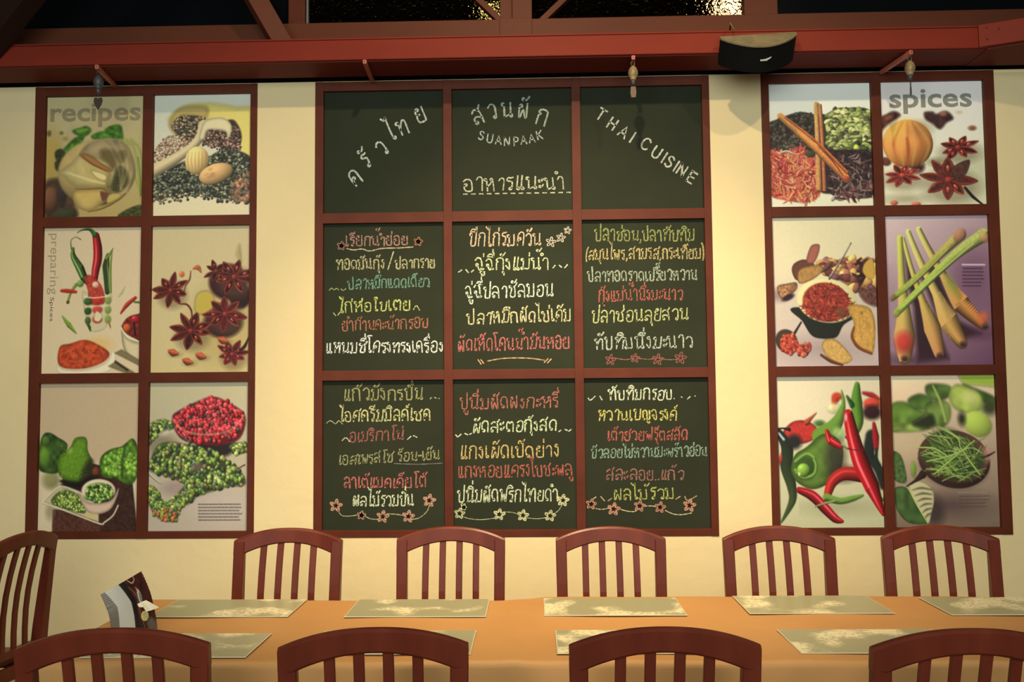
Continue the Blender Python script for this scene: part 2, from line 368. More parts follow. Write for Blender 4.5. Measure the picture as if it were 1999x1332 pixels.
        if nz: cc = cc * (1 + nz * (vnoise(X.shape[0], X.shape[1], 3, s.rs)[..., None] - 0.5) * 2)
        if spec: cc = cc + spec * 255 * np.exp(-((sv[..., None] - sp) / 0.16) ** 2) * (np.sin(tv * 3.14)[..., None] ** 0.5)
        s.put(w_, mask, cc)
    def inside(s, p, poly):
        x, y = p; c = False
        for i in range(len(poly)):
            ax, ay = poly[i]; bx, by = poly[(i + 1) % len(poly)]
            if (ay > y) != (by > y) and x < (bx - ax) * (y - ay) / (by - ay) + ax: c = not c
        return c
    def scatter(s, poly, n, rad, cols, shade=0.8, elong=1.0, spec=0.0, soft=1.0, jit=0.2, order=True):
        xs = [p[0] for p in poly]; ys = [p[1] for p in poly]; L_ = []; k = 0
        while len(L_) < n and k < n * 40:
            k += 1; p = (s.rs.uniform(min(xs), max(xs)), s.rs.uniform(min(ys), max(ys)))
            if s.inside(p, poly): L_.append(p)
        if order: L_.sort(key=lambda p: p[1])
        for p in L_:
            c = np.array(cols[s.rs.randint(len(cols))], float) * (1 + s.rs.uniform(-jit, jit)); rd = rad * s.rs.uniform(0.75, 1.2)
            s.ell(p[0], p[1], rd * elong, rd, c, s.rs.uniform(0, 180), shade, soft, spec=spec)
    def scratch(s, poly, n, ln, wd, cols, soft=1.0, ang=(0, 180), shade=0.3):
        xs = [p[0] for p in poly]; ys = [p[1] for p in poly]; k = 0; m = 0
        while m < n and k < n * 40:
            k += 1; p = (s.rs.uniform(min(xs), max(xs)), s.rs.uniform(min(ys), max(ys)))
            if not s.inside(p, poly): continue
            m += 1; a_ = R(s.rs.uniform(*ang)); l = ln * s.rs.uniform(.5, 1.2) / 2; b = a_ + s.rs.uniform(-.6, .6)
            s.tube([(p[0] - l * math.cos(a_), p[1] - l * math.sin(a_)), p, (p[0] + l * math.cos(b), p[1] + l * math.sin(b))], [wd * .5, wd, wd * .4],
                   np.array(cols[s.rs.randint(len(cols))], float) * s.rs.uniform(.85, 1.15), shade=shade, soft=soft)
    def star(s, cx, cy, Rr, rot=0, sq=0.85, n=8, dark=(70, 28, 22), red=(135, 48, 36), lit=(165, 80, 55), seed=0, sh=True):
        if sh: s.ell(cx + Rr * .1, cy + Rr * .25, Rr * .95, Rr * sq * .8, (95, 75, 50), shade=0, soft=Rr * s.k * .35, a=.45)
        rs = np.random.RandomState(seed + 5)
        for i in range(n):
            a_ = R(rot + 360.0 * i / n + rs.uniform(-8, 8)); ln = Rr * rs.uniform(.8, 1.1); hw = Rr * rs.uniform(.16, .22)
            D = lambda al, sd: (cx + math.cos(a_) * al - math.sin(a_) * sd, cy + (math.sin(a_) * al + math.cos(a_) * sd) * sq)
            s.poly([D(0, 0), D(ln * .3, hw * .8), D(ln * .62, hw), D(ln, 0), D(ln * .62, -hw), D(ln * .3, -hw * .8)], np.array(dark) * rs.uniform(.7, 1.2), shade=.5, wid=6, nz=.25, soft=1)
            s.tube([D(ln * .08, 0), D(ln * .4, hw * .75), D(ln * .75, hw * .6), D(ln * .97, 0)], [Rr * .025, Rr * .045, Rr * .02], red, lit if i % 2 else red, shade=.2, soft=1)
            s.tube([D(ln * .08, 0), D(ln * .4, -hw * .75), D(ln * .75, -hw * .6), D(ln * .97, 0)], [Rr * .025, Rr * .04, Rr * .02], np.array(red) * .8, red, shade=.2, soft=1)
            if rs.rand() < .55: s.ell(*D(ln * .5, 0), Rr * .12, Rr * .06, (150, 60, 40), math.degrees(a_), .6, 1, spec=.25)
        s.ell(cx, cy, Rr * .12, Rr * .1, red, shade=.5)
    def noise(s, amt, cell=4):
        s.im *= (1 + amt * (vnoise(s.H, s.W, cell, s.rs)[..., None] - .5) * 2)
    def grad(s, c0, c1, gx=0, gy=1):
        Y, X = np.mgrid[0:s.H, 0:s.W]; p = (X / s.W * gx + Y / s.H * gy); p = (p - p.min()) / (p.max() - p.min())
        s.im[:] = np.array(c0, float) * (1 - p[..., None]) + np.array(c1, float) * p[..., None]
    def blur(s, y0, y1, n):
        """soften rows between two heights (out-of-focus parts of the printed photo)"""
        a, b = int(y0 * s.H), int(y1 * s.H); z = s.im[a:b]
        for _ in range(n):
            z = (z + np.roll(z, 1, 0) + np.roll(z, -1, 0) + np.roll(z, 1, 1) + np.roll(z, -1, 1)) / 5.0
        s.im[a + n:b - n] = z[n:b - a - n]
    def text_rows(s, x0, y0, x1, n, dy, col, wd=3, ragged=.25, a=.8):
        for i in range(n):
            x = x0; xe = x1 - s.rs.rand() * ragged * (x1 - x0)
            while x < xe:
                l = s.rs.uniform(8, 38); s.tube([(x, y0 + i * dy), (min(xe, x + l), y0 + i * dy)], wd, col, shade=0, soft=1.2, a=a, smooth=False); x += l + 9
    def done(s):
        g = np.clip(s.im[..., 1] - s.im[..., 0], 0, 255); s.im[..., 0] += .22 * g; m = np.clip(s.im[..., 2] - s.im[..., 1], 0, 255) * (s.im[..., 0] > 1.6 * s.im[..., 1]); s.im[..., 2] -= .8 * m
        return s.im.reshape(s.H // s.ss, s.ss, s.W // s.ss, s.ss, 3).mean((1, 3))

NXP, NYP = 160, 200
def poster_garlic():
    p = Paint([(148, 88), (1125, 80), (1108, 1300), (125, 1305)], (176, 160, 112), NXP, NYP, seed=3)
    p.grad((178, 170, 128), (168, 148, 92))
    p.ell(640, 300, 600, 330, (188, 170, 122), shade=0, soft=60, a=.6)
    p.ell(200, 700, 90, 260, (170, 140, 60), shade=.1, soft=25, a=.7)
    p.ell(170, 455, 22, 30, (85, 70, 45), shade=0, soft=6, a=.8); p.ell(292, 452, 20, 18, (95, 80, 50), shade=0, soft=6, a=.8); p.ell(330, 510, 30, 24, (150, 130, 55), shade=0, soft=8, a=.8)
    for q in ([(400, 430), (470, 405), (540, 385), (590, 430), (520, 490), (440, 470)], [(300, 640), (360, 560), (430, 500), (520, 480), (470, 590), (400, 670), (330, 700)],
              [(590, 480), (680, 440), (790, 460), (900, 520), (760, 510), (620, 520)], [(720, 420), (780, 390), (860, 380), (895, 430), (900, 520), (820, 480), (740, 460)], [(760, 400), (840, 375), (885, 390), (870, 440)]):
        p.poly(q, (62, 118, 40), shade=.3, wid=30, soft=8, nz=.3, cell=10)
    p.poly([(430, 420), (540, 400), (560, 430), (460, 460)], (90, 145, 50), soft=8)
    for q in ([(230, 640), (290, 610), (330, 660), (290, 740), (240, 720)], [(330, 670), (450, 640), (460, 690), (380, 740), (320, 730)], [(230, 740), (300, 740), (290, 830), (240, 820)]):
        p.poly(q, (52, 60, 32), shade=.3, wid=20, soft=7, nz=.3)
    for x in (900, 950, 1000): p.tube([(x - 20, 520), (x + 60, 620), (x + 90, 800), (1075, 1070)], [14, 10, 6], (140, 150, 60), shade=.2, soft=6, a=.6)
    p.tube([(1050, 700), (1072, 900), (1078, 1080)], [6, 5, 9], (90, 130, 45), shade=.2, soft=3)
    p.poly([(130, 960), (250, 900), (380, 900), (420, 1010), (430, 1150), (440, 1300), (130, 1300)], (72, 55, 42), shade=.2, soft=14, nz=.25, cell=14)
    p.ell(185, 1110, 80, 130, (98, 66, 46), shade=.5, soft=10); p.ell(300, 1050, 50, 120, (52, 45, 42), shade=.3, soft=12)
    p.ell(640, 850, 380, 330, (150, 128, 82), shade=.55, soft=8); p.ell(760, 760, 240, 240, (176, 158, 112), shade=.5, soft=8)
    p.poly([(470, 660), (560, 560), (700, 520), (830, 520), (930, 570), (1000, 700), (1010, 860), (950, 1050), (860, 1120), (790, 1060), (820, 800), (700, 740), (560, 700)], (172, 152, 108), shade=.22, wid=110, soft=9, nz=.14, cell=26)
    p.poly([(690, 620), (830, 640), (850, 740), (800, 830), (740, 760), (680, 700)], (105, 90, 55), shade=.1, soft=16)
    p.poly([(850, 800), (900, 790), (950, 860), (950, 960), (880, 1040), (800, 1030), (800, 940)], (70, 68, 40), shade=.2, soft=10, nz=.2)
    p.poly([(860, 650), (920, 640), (930, 700), (880, 760)], (90, 80, 45), soft=12)
    p.poly([(270, 850), (330, 790), (400, 740), (480, 660), (600, 720), (720, 780), (780, 850), (750, 960), (720, 1010), (480, 1000), (390, 960), (330, 900)], (206, 188, 132), shade=.25, wid=70, soft=8, col2=(170, 150, 84), gdir=(.7, .7), nz=.06, cell=30)
    for k in range(5): p.tube([(470 + k * 20, 700), (540 + k * 25, 830), (620 + k * 20, 980)], [3, 8, 3], (170, 150, 90), shade=0, soft=5, a=.5)
    p.poly([(470, 665), (560, 670), (700, 760), (790, 830), (740, 840), (620, 780), (520, 720)], (160, 112, 62), shade=.3, wid=30, soft=7)
    p.tube([(500, 680), (600, 770), (740, 835)], [2, 4, 2], (105, 62, 32), shade=0, soft=3)
    for k in range(6): p.tube([(700 + k * 40, 540), (790 + k * 30, 640), (860 + k * 22, 820), (880, 1020)], [3, 7, 4], (140, 120, 78) if k % 2 else (188, 168, 124), shade=0, soft=8, a=.45)
    for k in range(5): p.tube([(330 + k * 14, 850), (480 + k * 30, 890 + k * 12), (720, 960)], [3, 8, 3], (216, 200, 146), shade=0, soft=8, a=.35)
    p.poly([(590, 830), (700, 860), (740, 890), (720, 930), (640, 900)], (218, 200, 140), soft=10)
    p.poly([(405, 1050), (480, 1015), (640, 1010), (720, 1020), (760, 1080), (700, 1160), (580, 1230), (480, 1210), (420, 1150)], (200, 172, 96), shade=.3, wid=60, soft=6, col2=(176, 150, 92), nz=.06, cell=24)
    p.tube([(430, 1010), (560, 1015), (700, 1010), (760, 1070)], [3, 5, 4], (105, 72, 38), shade=0, soft=3)
    p.poly([(680, 1040), (750, 1060), (740, 1110), (700, 1130)], (105, 62, 50), soft=6)
    p.poly([(770, 1070), (860, 1060), (880, 1090), (800, 1140), (740, 1150)], (180, 160, 90), soft=5)
    p.tube([(560, 1235), (700, 1200), (850, 1120), (920, 1060)], [6, 14, 8], (150, 120, 66), shade=.5, soft=5)
    p.poly([(860, 1270), (940, 1220), (1040, 1180), (1100, 1190), (1100, 1290), (880, 1300)], (60, 66, 34), shade=.3, wid=20, soft=6, nz=.35)
    p.ell(340, 1260, 100, 50, (52, 56, 34), shade=.3, soft=10)
    p.im *= np.array([.93, .92, .86]); p.blur(.2, .5, 2); p.noise(.012, 4); return p
def poster_pepper():
    p = Paint([(100, 78), (1063, 70), (1058, 1285), (85, 1295)], (200, 185, 145), NXP, NYP, seed=5)
    p.grad((196, 190, 160), (206, 186, 140))
    p.poly([(230, 330), (380, 190), (640, 160), (900, 200), (1080, 250), (1080, 760), (900, 720), (760, 400), (400, 300)], (212, 188, 96), shade=.15, wid=60, soft=14)
    p.poly([(240, 380), (300, 250), (420, 190), (620, 200), (600, 320), (400, 300), (330, 480)], (176, 150, 80), shade=.2, wid=50, soft=12)
    c1 = [(62, 60, 45), (80, 68, 50), (110, 86, 62), (150, 122, 88), (48, 48, 38)]
    p.poly([(270, 380), (380, 290), (600, 320), (560, 520), (400, 560), (330, 480)], (66, 56, 42), shade=.1, soft=6)
    p.poly([(840, 330), (920, 380), (960, 500), (930, 620), (860, 700), (700, 560), (580, 580), (620, 430)], (62, 48, 38), shade=.1, soft=6)
    p.scatter([(270, 380), (360, 280), (600, 310), (560, 520), (450, 600), (330, 480)], 330, 11, c1)
    p.scatter([(90, 650), (200, 500), (330, 480), (460, 560), (330, 650), (100, 760)], 240, 11, [(120, 96, 70), (90, 74, 52), (165, 140, 105), (140, 100, 75)])
    p.scatter([(620, 420), (840, 340), (950, 450), (950, 620), (900, 700), (700, 620), (570, 580)], 420, 12, [(70, 52, 42), (110, 80, 62), (140, 105, 85), (50, 42, 36)])
    dk = [(60, 62, 46), (42, 46, 36), (84, 84, 60), (112, 104, 76), (34, 38, 32)]
    base = [(90, 930), (240, 820), (400, 740), (640, 700), (800, 620), (1060, 720), (1060, 1060), (860, 1120), (500, 1080), (90, 1100)]
    p.poly(base, (46, 48, 38), shade=.1, soft=6)
    p.scatter(base, 900, 14, dk, spec=.08)
    p.scatter([(90, 1060), (400, 1060), (900, 1090), (1060, 1080), (1040, 1160), (860, 1150), (500, 1130), (90, 1180)], 80, 15, dk + [(150, 118, 80)], spec=.1)
    p.scatter([(860, 900), (1060, 880), (1060, 1150), (900, 1160)], 60, 18, [(96, 78, 56), (130, 92, 66), (70, 62, 46)], elong=1.6)
    p.scratch([(880, 930), (1050, 900), (1040, 1150), (850, 1140)], 22, 90, 6, [(150, 105, 75), (110, 84, 60)])
    p.tube([(70, 850), (300, 720), (480, 590), (560, 480), (590, 390)], [62, 52, 42, 46, 60], (206, 180, 128), (200, 176, 124), shade=.4, soft=3, spec=.04)
    p.poly([(560, 420), (600, 340), (700, 310), (800, 320), (860, 390), (850, 480), (820, 520), (800, 450), (700, 430), (620, 440), (590, 520), (540, 520)], (214, 192, 140), shade=.3, wid=30, soft=3)
    p.ell(522, 735, 140, 118, (196, 162, 98), 95, .55, 2); 
    for k in range(6): p.tube([(440 + k * 34, 650), (430 + k * 36, 740), (450 + k * 30, 830)], [3, 7, 3], (150, 112, 60), shade=0, soft=4, a=.55)
    p.ell(708, 866, 172, 98, (176, 136, 84), -18, .6, 2)
    for k in range(14): p.ell(600 + p.rs.rand() * 210, 820 + p.rs.rand() * 90, 22, 12, (196, 150, 84) if k % 2 else (140, 100, 62), -20, 0, 6, a=.4)
    p.noise(.012, 4); return p
def poster_chilli_glass():
    p = Paint([(103, 58), (920, 50), (912, 1280), (85, 1288)], (196, 174, 134), NXP, NYP, seed=7)
    p.grad((194, 172, 134), (204, 182, 138))
    p.ell(560, 1040, 130, 60, (206, 160, 80), shade=0, soft=20, a=.6)
    p.poly([(230, 1180), (260, 1240), (440, 1250), (620, 1190), (680, 1080), (700, 1180), (600, 1280), (250, 1282)], (222, 205, 165), shade=.2, wid=20, soft=4)
    p.poly([(240, 1060), (330, 1030), (440, 1000), (540, 1030), (650, 1110), (590, 1190), (420, 1240), (240, 1215)], (176, 66, 34), shade=.25, wid=30, soft=4, nz=.18, cell=8)
    p.scratch([(260, 1080), (440, 1030), (620, 1110), (420, 1220), (260, 1200)], 60, 30, 5, [(150, 44, 26), (200, 92, 52)], soft=3)
    p.poly([(420, 600), (480, 610), (660, 610), (640, 760), (620, 900), (500, 930), (450, 800)], (186, 172, 130), shade=.2, wid=20, soft=3, a=.8)
    p.tube([(345, 230), (345, 300), (400, 400), (430, 470), (460, 520)], [8, 26, 40, 36, 20], (62, 104, 36), (52, 80, 30), shade=.6, spec=.35)
    p.tube([(330, 240), (325, 170), (365, 140), (405, 160)], [7, 4, 3, 5], (92, 98, 44), shade=.3)
    p.tube([(630, 290), (615, 380), (625, 480), (628, 600)], [14, 34, 36, 24], (36, 58, 26), (44, 66, 30), shade=.3, spec=.3, sp=.4)
    p.tube([(665, 250), (650, 400), (655, 600)], [5, 14, 12], (120, 140, 60), shade=.3); p.tube([(672, 235), (640, 290), (620, 320)], [4, 12, 14], (110, 132, 56), shade=.4)
    p.tube([(530, 130), (545, 230), (545, 330), (528, 430), (520, 540)], [34, 44, 44, 38, 26], (150, 22, 26), (160, 34, 32), shade=.55, spec=.28)
    p.tube([(375, 105), (420, 80), (480, 78), (520, 120)], [3, 6, 12, 26], (44, 92, 38), shade=.4)
    p.poly([(440, 480), (490, 460), (560, 520), (600, 600), (600, 700), (480, 700), (470, 600)], (160, 46, 34), shade=.2, wid=14, soft=3, nz=.2, a=.9)
    for (y, a_) in ((680, (48, 78, 34)), (760, (42, 66, 30)), (840, (58, 80, 36))):
        p.ell(470, y, 42 - (y - 680) * .08, 32, a_, shade=.4, soft=4); p.ell(548, y - 10, 50, 34, (170, 44, 34), shade=.3, soft=4, a=.85); p.ell(635, y - 10, 32, 34, (96, 126, 50), shade=.3, soft=5, a=.85)
    p.poly([(540, 760), (590, 800), (560, 850), (520, 830)], (206, 186, 140), soft=4)
    p.tube([(440, 640), (520, 650), (640, 636)], 5, (222, 205, 160), shade=0, soft=2, a=.8); p.tube([(450, 730), (530, 722), (640, 716)], 4, (216, 196, 150), shade=0, soft=2, a=.6)
    p.tube([(470, 870), (485, 900), (492, 930)], [14, 14, 4], (56, 84, 40), shade=.4); p.tube([(640, 850), (652, 885), (655, 905)], [8, 8, 3], (150, 120, 60), shade=.4)
    p.ell(405, 530, 34, 30, (86, 124, 56), shade=.5, soft=3); p.ell(530, 540, 32, 26, (216, 190, 150), shade=.3, soft=4, a=.8)
    p.tube([(370, 540), (330, 600), (300, 690)], [16, 12, 12], (120, 140, 66), shade=.4); p.ell(305, 685, 16, 14, (70, 60, 30))
    p.tube([(250, 590), (300, 592), (370, 600)], [12, 18, 12], (170, 46, 34), shade=.3, soft=3)
    p.tube([(258, 800), (310, 870), (375, 945)], [4, 22, 5], (110, 150, 52), shade=.4, soft=3)
    p.tube([(770, 560), (745, 610), (722, 640)], [4, 8, 4], (170, 160, 90), shade=.2, soft=4)
    p.tube([(740, 780), (790, 710), (860, 650)], [8, 20, 14], (166, 40, 30), shade=.4, spec=.15); p.tube([(850, 685), (915, 690)], [8, 10], (70, 120, 50))
    p.poly([(745, 880), (780, 960), (860, 1010), (925, 1020), (925, 1200), (820, 1160), (760, 1050)], (200, 180, 136), shade=.4, wid=40, soft=3)
    p.poly([(750, 890), (790, 820), (860, 790), (930, 800), (930, 1010), (860, 990), (790, 950)], (110, 36, 28), shade=.3, wid=20, soft=3, nz=.3)
    p.ell(790, 900, 36, 34, (170, 80, 36), shade=.4, soft=3); p.ell(860, 830, 44, 30, (140, 30, 28), shade=.5, spec=.2); p.tube([(850, 860), (860, 960)], 8, (36, 24, 22))
    p.tube([(745, 900), (800, 980), (925, 1025)], [6, 8, 6], (222, 206, 166), shade=.2)
    for q in ([(690, 1110), (750, 1080), (920, 1180), (925, 1230)], [(640, 1220), (700, 1180), (860, 1270), (820, 1290)]): p.poly(q, (120, 104, 68), smooth=False, shade=.3, wid=14, soft=5)
    p.tube([(700, 1180), (800, 1250)], 9, (54, 44, 30), soft=5); p.noise(.012, 4); return p
def poster_anise(): 
    p = Paint([(108, 48), (932, 42), (925, 1278), (92, 1282)], (200, 178, 128), NXP, NYP, seed=11)
    p.grad((196, 176, 130), (206, 182, 124)); p.ell(700, 900, 330, 360, (176, 150, 86), shade=0, soft=80, a=.6)
    p.tube([(830, 210), (825, 290), (845, 360)], [10, 30, 8], (168, 150, 92), shade=.2, soft=10, a=.8)
    p.poly([(480, 640), (560, 600), (620, 650), (600, 760), (480, 780)], (188, 162, 66), soft=14)
    p.ell(355, 455, 26, 24, (190, 100, 50), soft=5); p.tube([(450, 410), (490, 400), (515, 440)], [6, 22, 6], (190, 98, 60), shade=.3, soft=3)
    p.tube([(430, 430), (420, 500), (385, 560), (375, 640)], [5, 9, 7, 5], (140, 78, 50), shade=.4)
    p.ell(740, 520, 190, 150, (54, 24, 24), shade=.3, soft=10); p.ell(840, 640, 110, 110, (44, 20, 20), shade=.2, soft=10)
    p.ell(700, 860, 190, 130, (56, 26, 22), shade=.3, soft=12)
    p.star(262, 590, 155, 10, .95, seed=1); p.star(790, 480, 185, 20, .85, seed=2, dark=(52, 24, 24)); p.star(640, 430, 110, 0, .9, n=7, seed=9, dark=(50, 24, 24), sh=False)
    p.star(715, 790, 175, 5, .95, seed=3, red=(150, 46, 44)); p.star(430, 930, 180, 15, .85, seed=4)
    p.tube([(350, 705), (400, 710), (435, 760), (440, 810)], [6, 9, 9, 7], (120, 50, 36), shade=.4)
    p.star(775, 1125, 140, 30, .9, seed=6, red=(150, 44, 50)); p.tube([(915, 980), (880, 1060), (840, 1090)], [4, 16, 10], (56, 26, 26))
    for x, y in ((285, 1110), (405, 1185), (515, 1140), (700, 1010)):
        p.ell(x + 20, y + 15, 60, 24, (120, 98, 56), shade=0, soft=10, a=.5); p.tube([(x - 38, y - 15), (x, y), (x + 40, y + 12)], [10, 32, 8], (190, 88, 50), shade=.5, soft=3, spec=.1)
    p.noise(.012, 4); return p
def poster_lime():
    p = Paint([(108, 58), (903, 50), (868, 1252), (78, 1240)], (178, 156, 118), NXP, NYP, seed=13)
    p.grad((172, 152, 116), (184, 160, 120))
    p.poly([(100, 740), (520, 700), (880, 740), (880, 1260), (80, 1250)], (196, 180, 140), smooth=False, shade=0, soft=20)
    p.poly([(250, 840), (500, 700), (820, 780), (860, 1250), (200, 1250), (215, 1060), (450, 1100), (560, 1000)], (54, 34, 26), smooth=False, shade=.2, wid=20, soft=4, nz=.2)
    p.poly([(200, 1060), (430, 1100), (600, 1180), (560, 1250), (195, 1250)], (78, 46, 34), smooth=False, shade=.1, soft=6, nz=.2)
    for k in range(9): p.tube([(230 + k * 40, 1090 + k * 8), (225 + k * 38, 1245)], 2, (48, 28, 22), shade=0, a=.6)
    p.ell(190, 830, 80, 70, (110, 110, 60), shade=.2, soft=18, a=.8); p.ell(180, 1080, 40, 60, (120, 110, 80), shade=0, soft=14, a=.6)
    p.poly([(95, 700), (100, 560), (130, 470), (180, 455), (240, 490), (320, 550), (290, 640), (270, 740), (220, 780), (110, 760)], (44, 74, 30), shade=.3, wid=40, soft=4, nz=.35, cell=12)
    p.ell(140, 650, 55, 90, (76, 120, 38), shade=.4, soft=14, a=.9); p.ell(150, 520, 40, 40, (58, 92, 36), soft=10)
    p.poly([(240, 720), (260, 640), (340, 570), (380, 500), (450, 490), (475, 520), (480, 600), (515, 690), (480, 780), (430, 840), (340, 850), (260, 800)], (86, 140, 34), shade=.35, wid=50, soft=3, col2=(70, 112, 30), gdir=(.7, .7), nz=.08)
    p.poly([(480, 680), (520, 690), (500, 790), (440, 840), (420, 800)], (40, 44, 24), soft=16)
    p.ell(340, 600, 26, 20, (150, 185, 80), -30, 0, 8, a=.6)
    for k in range(120): p.ell(270 + p.rs.rand() * 200, 560 + p.rs.rand() * 250, 5, 5, (110, 162, 52), shade=.3, soft=3, a=.4)
    p.poly([(570, 720), (590, 640), (660, 590), (740, 570), (780, 540), (830, 505), (865, 560), (885, 700), (860, 820), (800, 880), (700, 830), (600, 810)], (70, 118, 34), shade=.4, wid=40, soft=3, nz=.35, cell=10)
    p.scatter([(590, 660), (740, 590), (860, 640), (860, 800), (640, 800)], 170, 16, [(110, 158, 56), (60, 104, 34), (88, 138, 44)], shade=.4, soft=4)
    p.tube([(770, 570), (750, 700), (745, 820)], [10, 16, 10], (36, 62, 24), shade=0, soft=8, a=.8)
    p.ell(540, 770, 34, 40, (96, 52, 32), shade=.4, soft=8)
    p.poly([(300, 840), (420, 850), (520, 800), (560, 830), (420, 900), (280, 880)], (26, 22, 18), soft=12)
    p.poly([(130, 1000), (260, 885), (430, 950), (560, 1080), (560, 1170)], (180, 168, 124), smooth=False, shade=.2, soft=4)
    p.poly([(190, 1010), (280, 910), (410, 960), (460, 1080), (400, 1090)], (70, 86, 38), shade=.2, soft=4); p.scatter([(190, 1010), (280, 910), (410, 960), (460, 1080), (400, 1090)], 190, 10, [(100, 128, 52), (60, 84, 34), (140, 160, 80)])
    for q in ([(120, 1010), (260, 885), (410, 940)], [(120, 1010), (300, 1075), (560, 1180), (600, 1175)], [(600, 1175), (670, 1120), (712, 1040)]): p.tube(q, 6, (212, 200, 160), shade=.3)
    p.poly([(400, 930), (430, 1020), (480, 1090), (560, 1105), (650, 1070), (700, 980), (718, 900), (650, 1000), (480, 1010)], (196, 168, 138), shade=.3, wid=30, soft=3)
    p.ell(560, 920, 160, 92, (206, 182, 150), shade=.15, soft=3); p.ell(565, 935, 128, 78, (52, 60, 30), shade=.1, soft=4)
    p.scatter([(440, 940), (480, 880), (600, 860), (690, 920), (660, 990), (560, 1015), (470, 990)], 170, 13, [(92, 132, 48), (56, 92, 40), (130, 160, 76), (44, 70, 36)], spec=.1)
    p.ell(500, 1120, 50, 20, (190, 170, 96), shade=0, soft=8, a=.8); p.noise(.012, 4); return p
def poster_berries():
    p = Paint([(85, 45), (878, 40), (865, 1243), (65, 1245)], (190, 170, 130), NXP, NYP, seed=17)
    p.grad((190, 172, 128), (178, 158, 132)); p.ell(650, 1050, 260, 130, (188, 168, 148), shade=0, soft=40, a=.7)
    p.ell(300, 900, 140, 60, (150, 122, 108), shade=0, soft=20, a=.7)
    p.poly([(460, 540), (760, 540), (700, 640), (520, 650)], (42, 32, 30), soft=12); p.ell(180, 560, 150, 90, (120, 104, 76), shade=0, soft=24, a=.7)
    p.poly([(260, 340), (330, 270), (560, 170), (700, 210), (840, 320), (800, 500), (640, 560), (420, 540), (310, 480)], (92, 28, 30), shade=.2, soft=6)
    p.scatter([(280, 350), (340, 270), (560, 170), (700, 200), (830, 310), (800, 480), (640, 540), (420, 530), (310, 470)], 420, 19, [(176, 40, 44), (140, 28, 38), (196, 62, 58), (110, 26, 34), (168, 50, 70), (70, 44, 36)], spec=.16)
    p.tube([(265, 340), (350, 440), (520, 470), (720, 440), (830, 320)], [6, 7, 8, 7, 5], (200, 140, 100), shade=0, soft=2, a=.55)
    p.tube([(265, 330), (300, 440), (400, 530)], [5, 5, 4], (196, 120, 90), shade=0, a=.5)
    g = [(96, 118, 44), (62, 86, 36), (130, 142, 66), (44, 60, 30), (110, 96, 48), (78, 92, 62)]
    A = [(80, 700), (180, 540), (440, 560), (600, 600), (700, 680), (800, 760), (840, 870), (700, 890), (560, 930), (440, 960), (380, 870), (200, 800), (90, 760)]
    for q, n in ((A, 400), ([(380, 870), (470, 900), (430, 1000), (330, 1060), (290, 1160), (180, 1150), (120, 1100), (70, 1000), (80, 880), (150, 930), (200, 1020), (290, 960)], 210), ([(80, 400), (180, 350), (270, 380), (260, 420), (160, 450), (110, 520), (70, 560)], 70), ([(720, 560), (850, 540), (860, 600), (760, 630)], 45)):
        p.poly(q, (46, 52, 30), shade=.2, soft=8, smooth=True, a=.9); p.scatter(q, n, 19, g, spec=.1)
    p.ell(460, 730, 70, 30, (120, 92, 84), -10, 0, 10, a=.7); p.ell(215, 450, 46, 22, (200, 182, 150), -20, 0, 8, a=.8)
    p.tube([(75, 780), (130, 830), (170, 860)], [8, 8, 5], (200, 190, 160), soft=3); p.tube([(780, 745), (835, 715)], [4, 6], (80, 44, 34))
    p.scatter([(80, 1080), (200, 1060), (290, 1100), (280, 1170), (160, 1150)], 30, 17, [(150, 84, 48), (110, 110, 44)])
    p.text_rows(470, 1028, 822, 6, 25, (70, 56, 48), 5, .12, a=.75); p.noise(.012, 4); return p
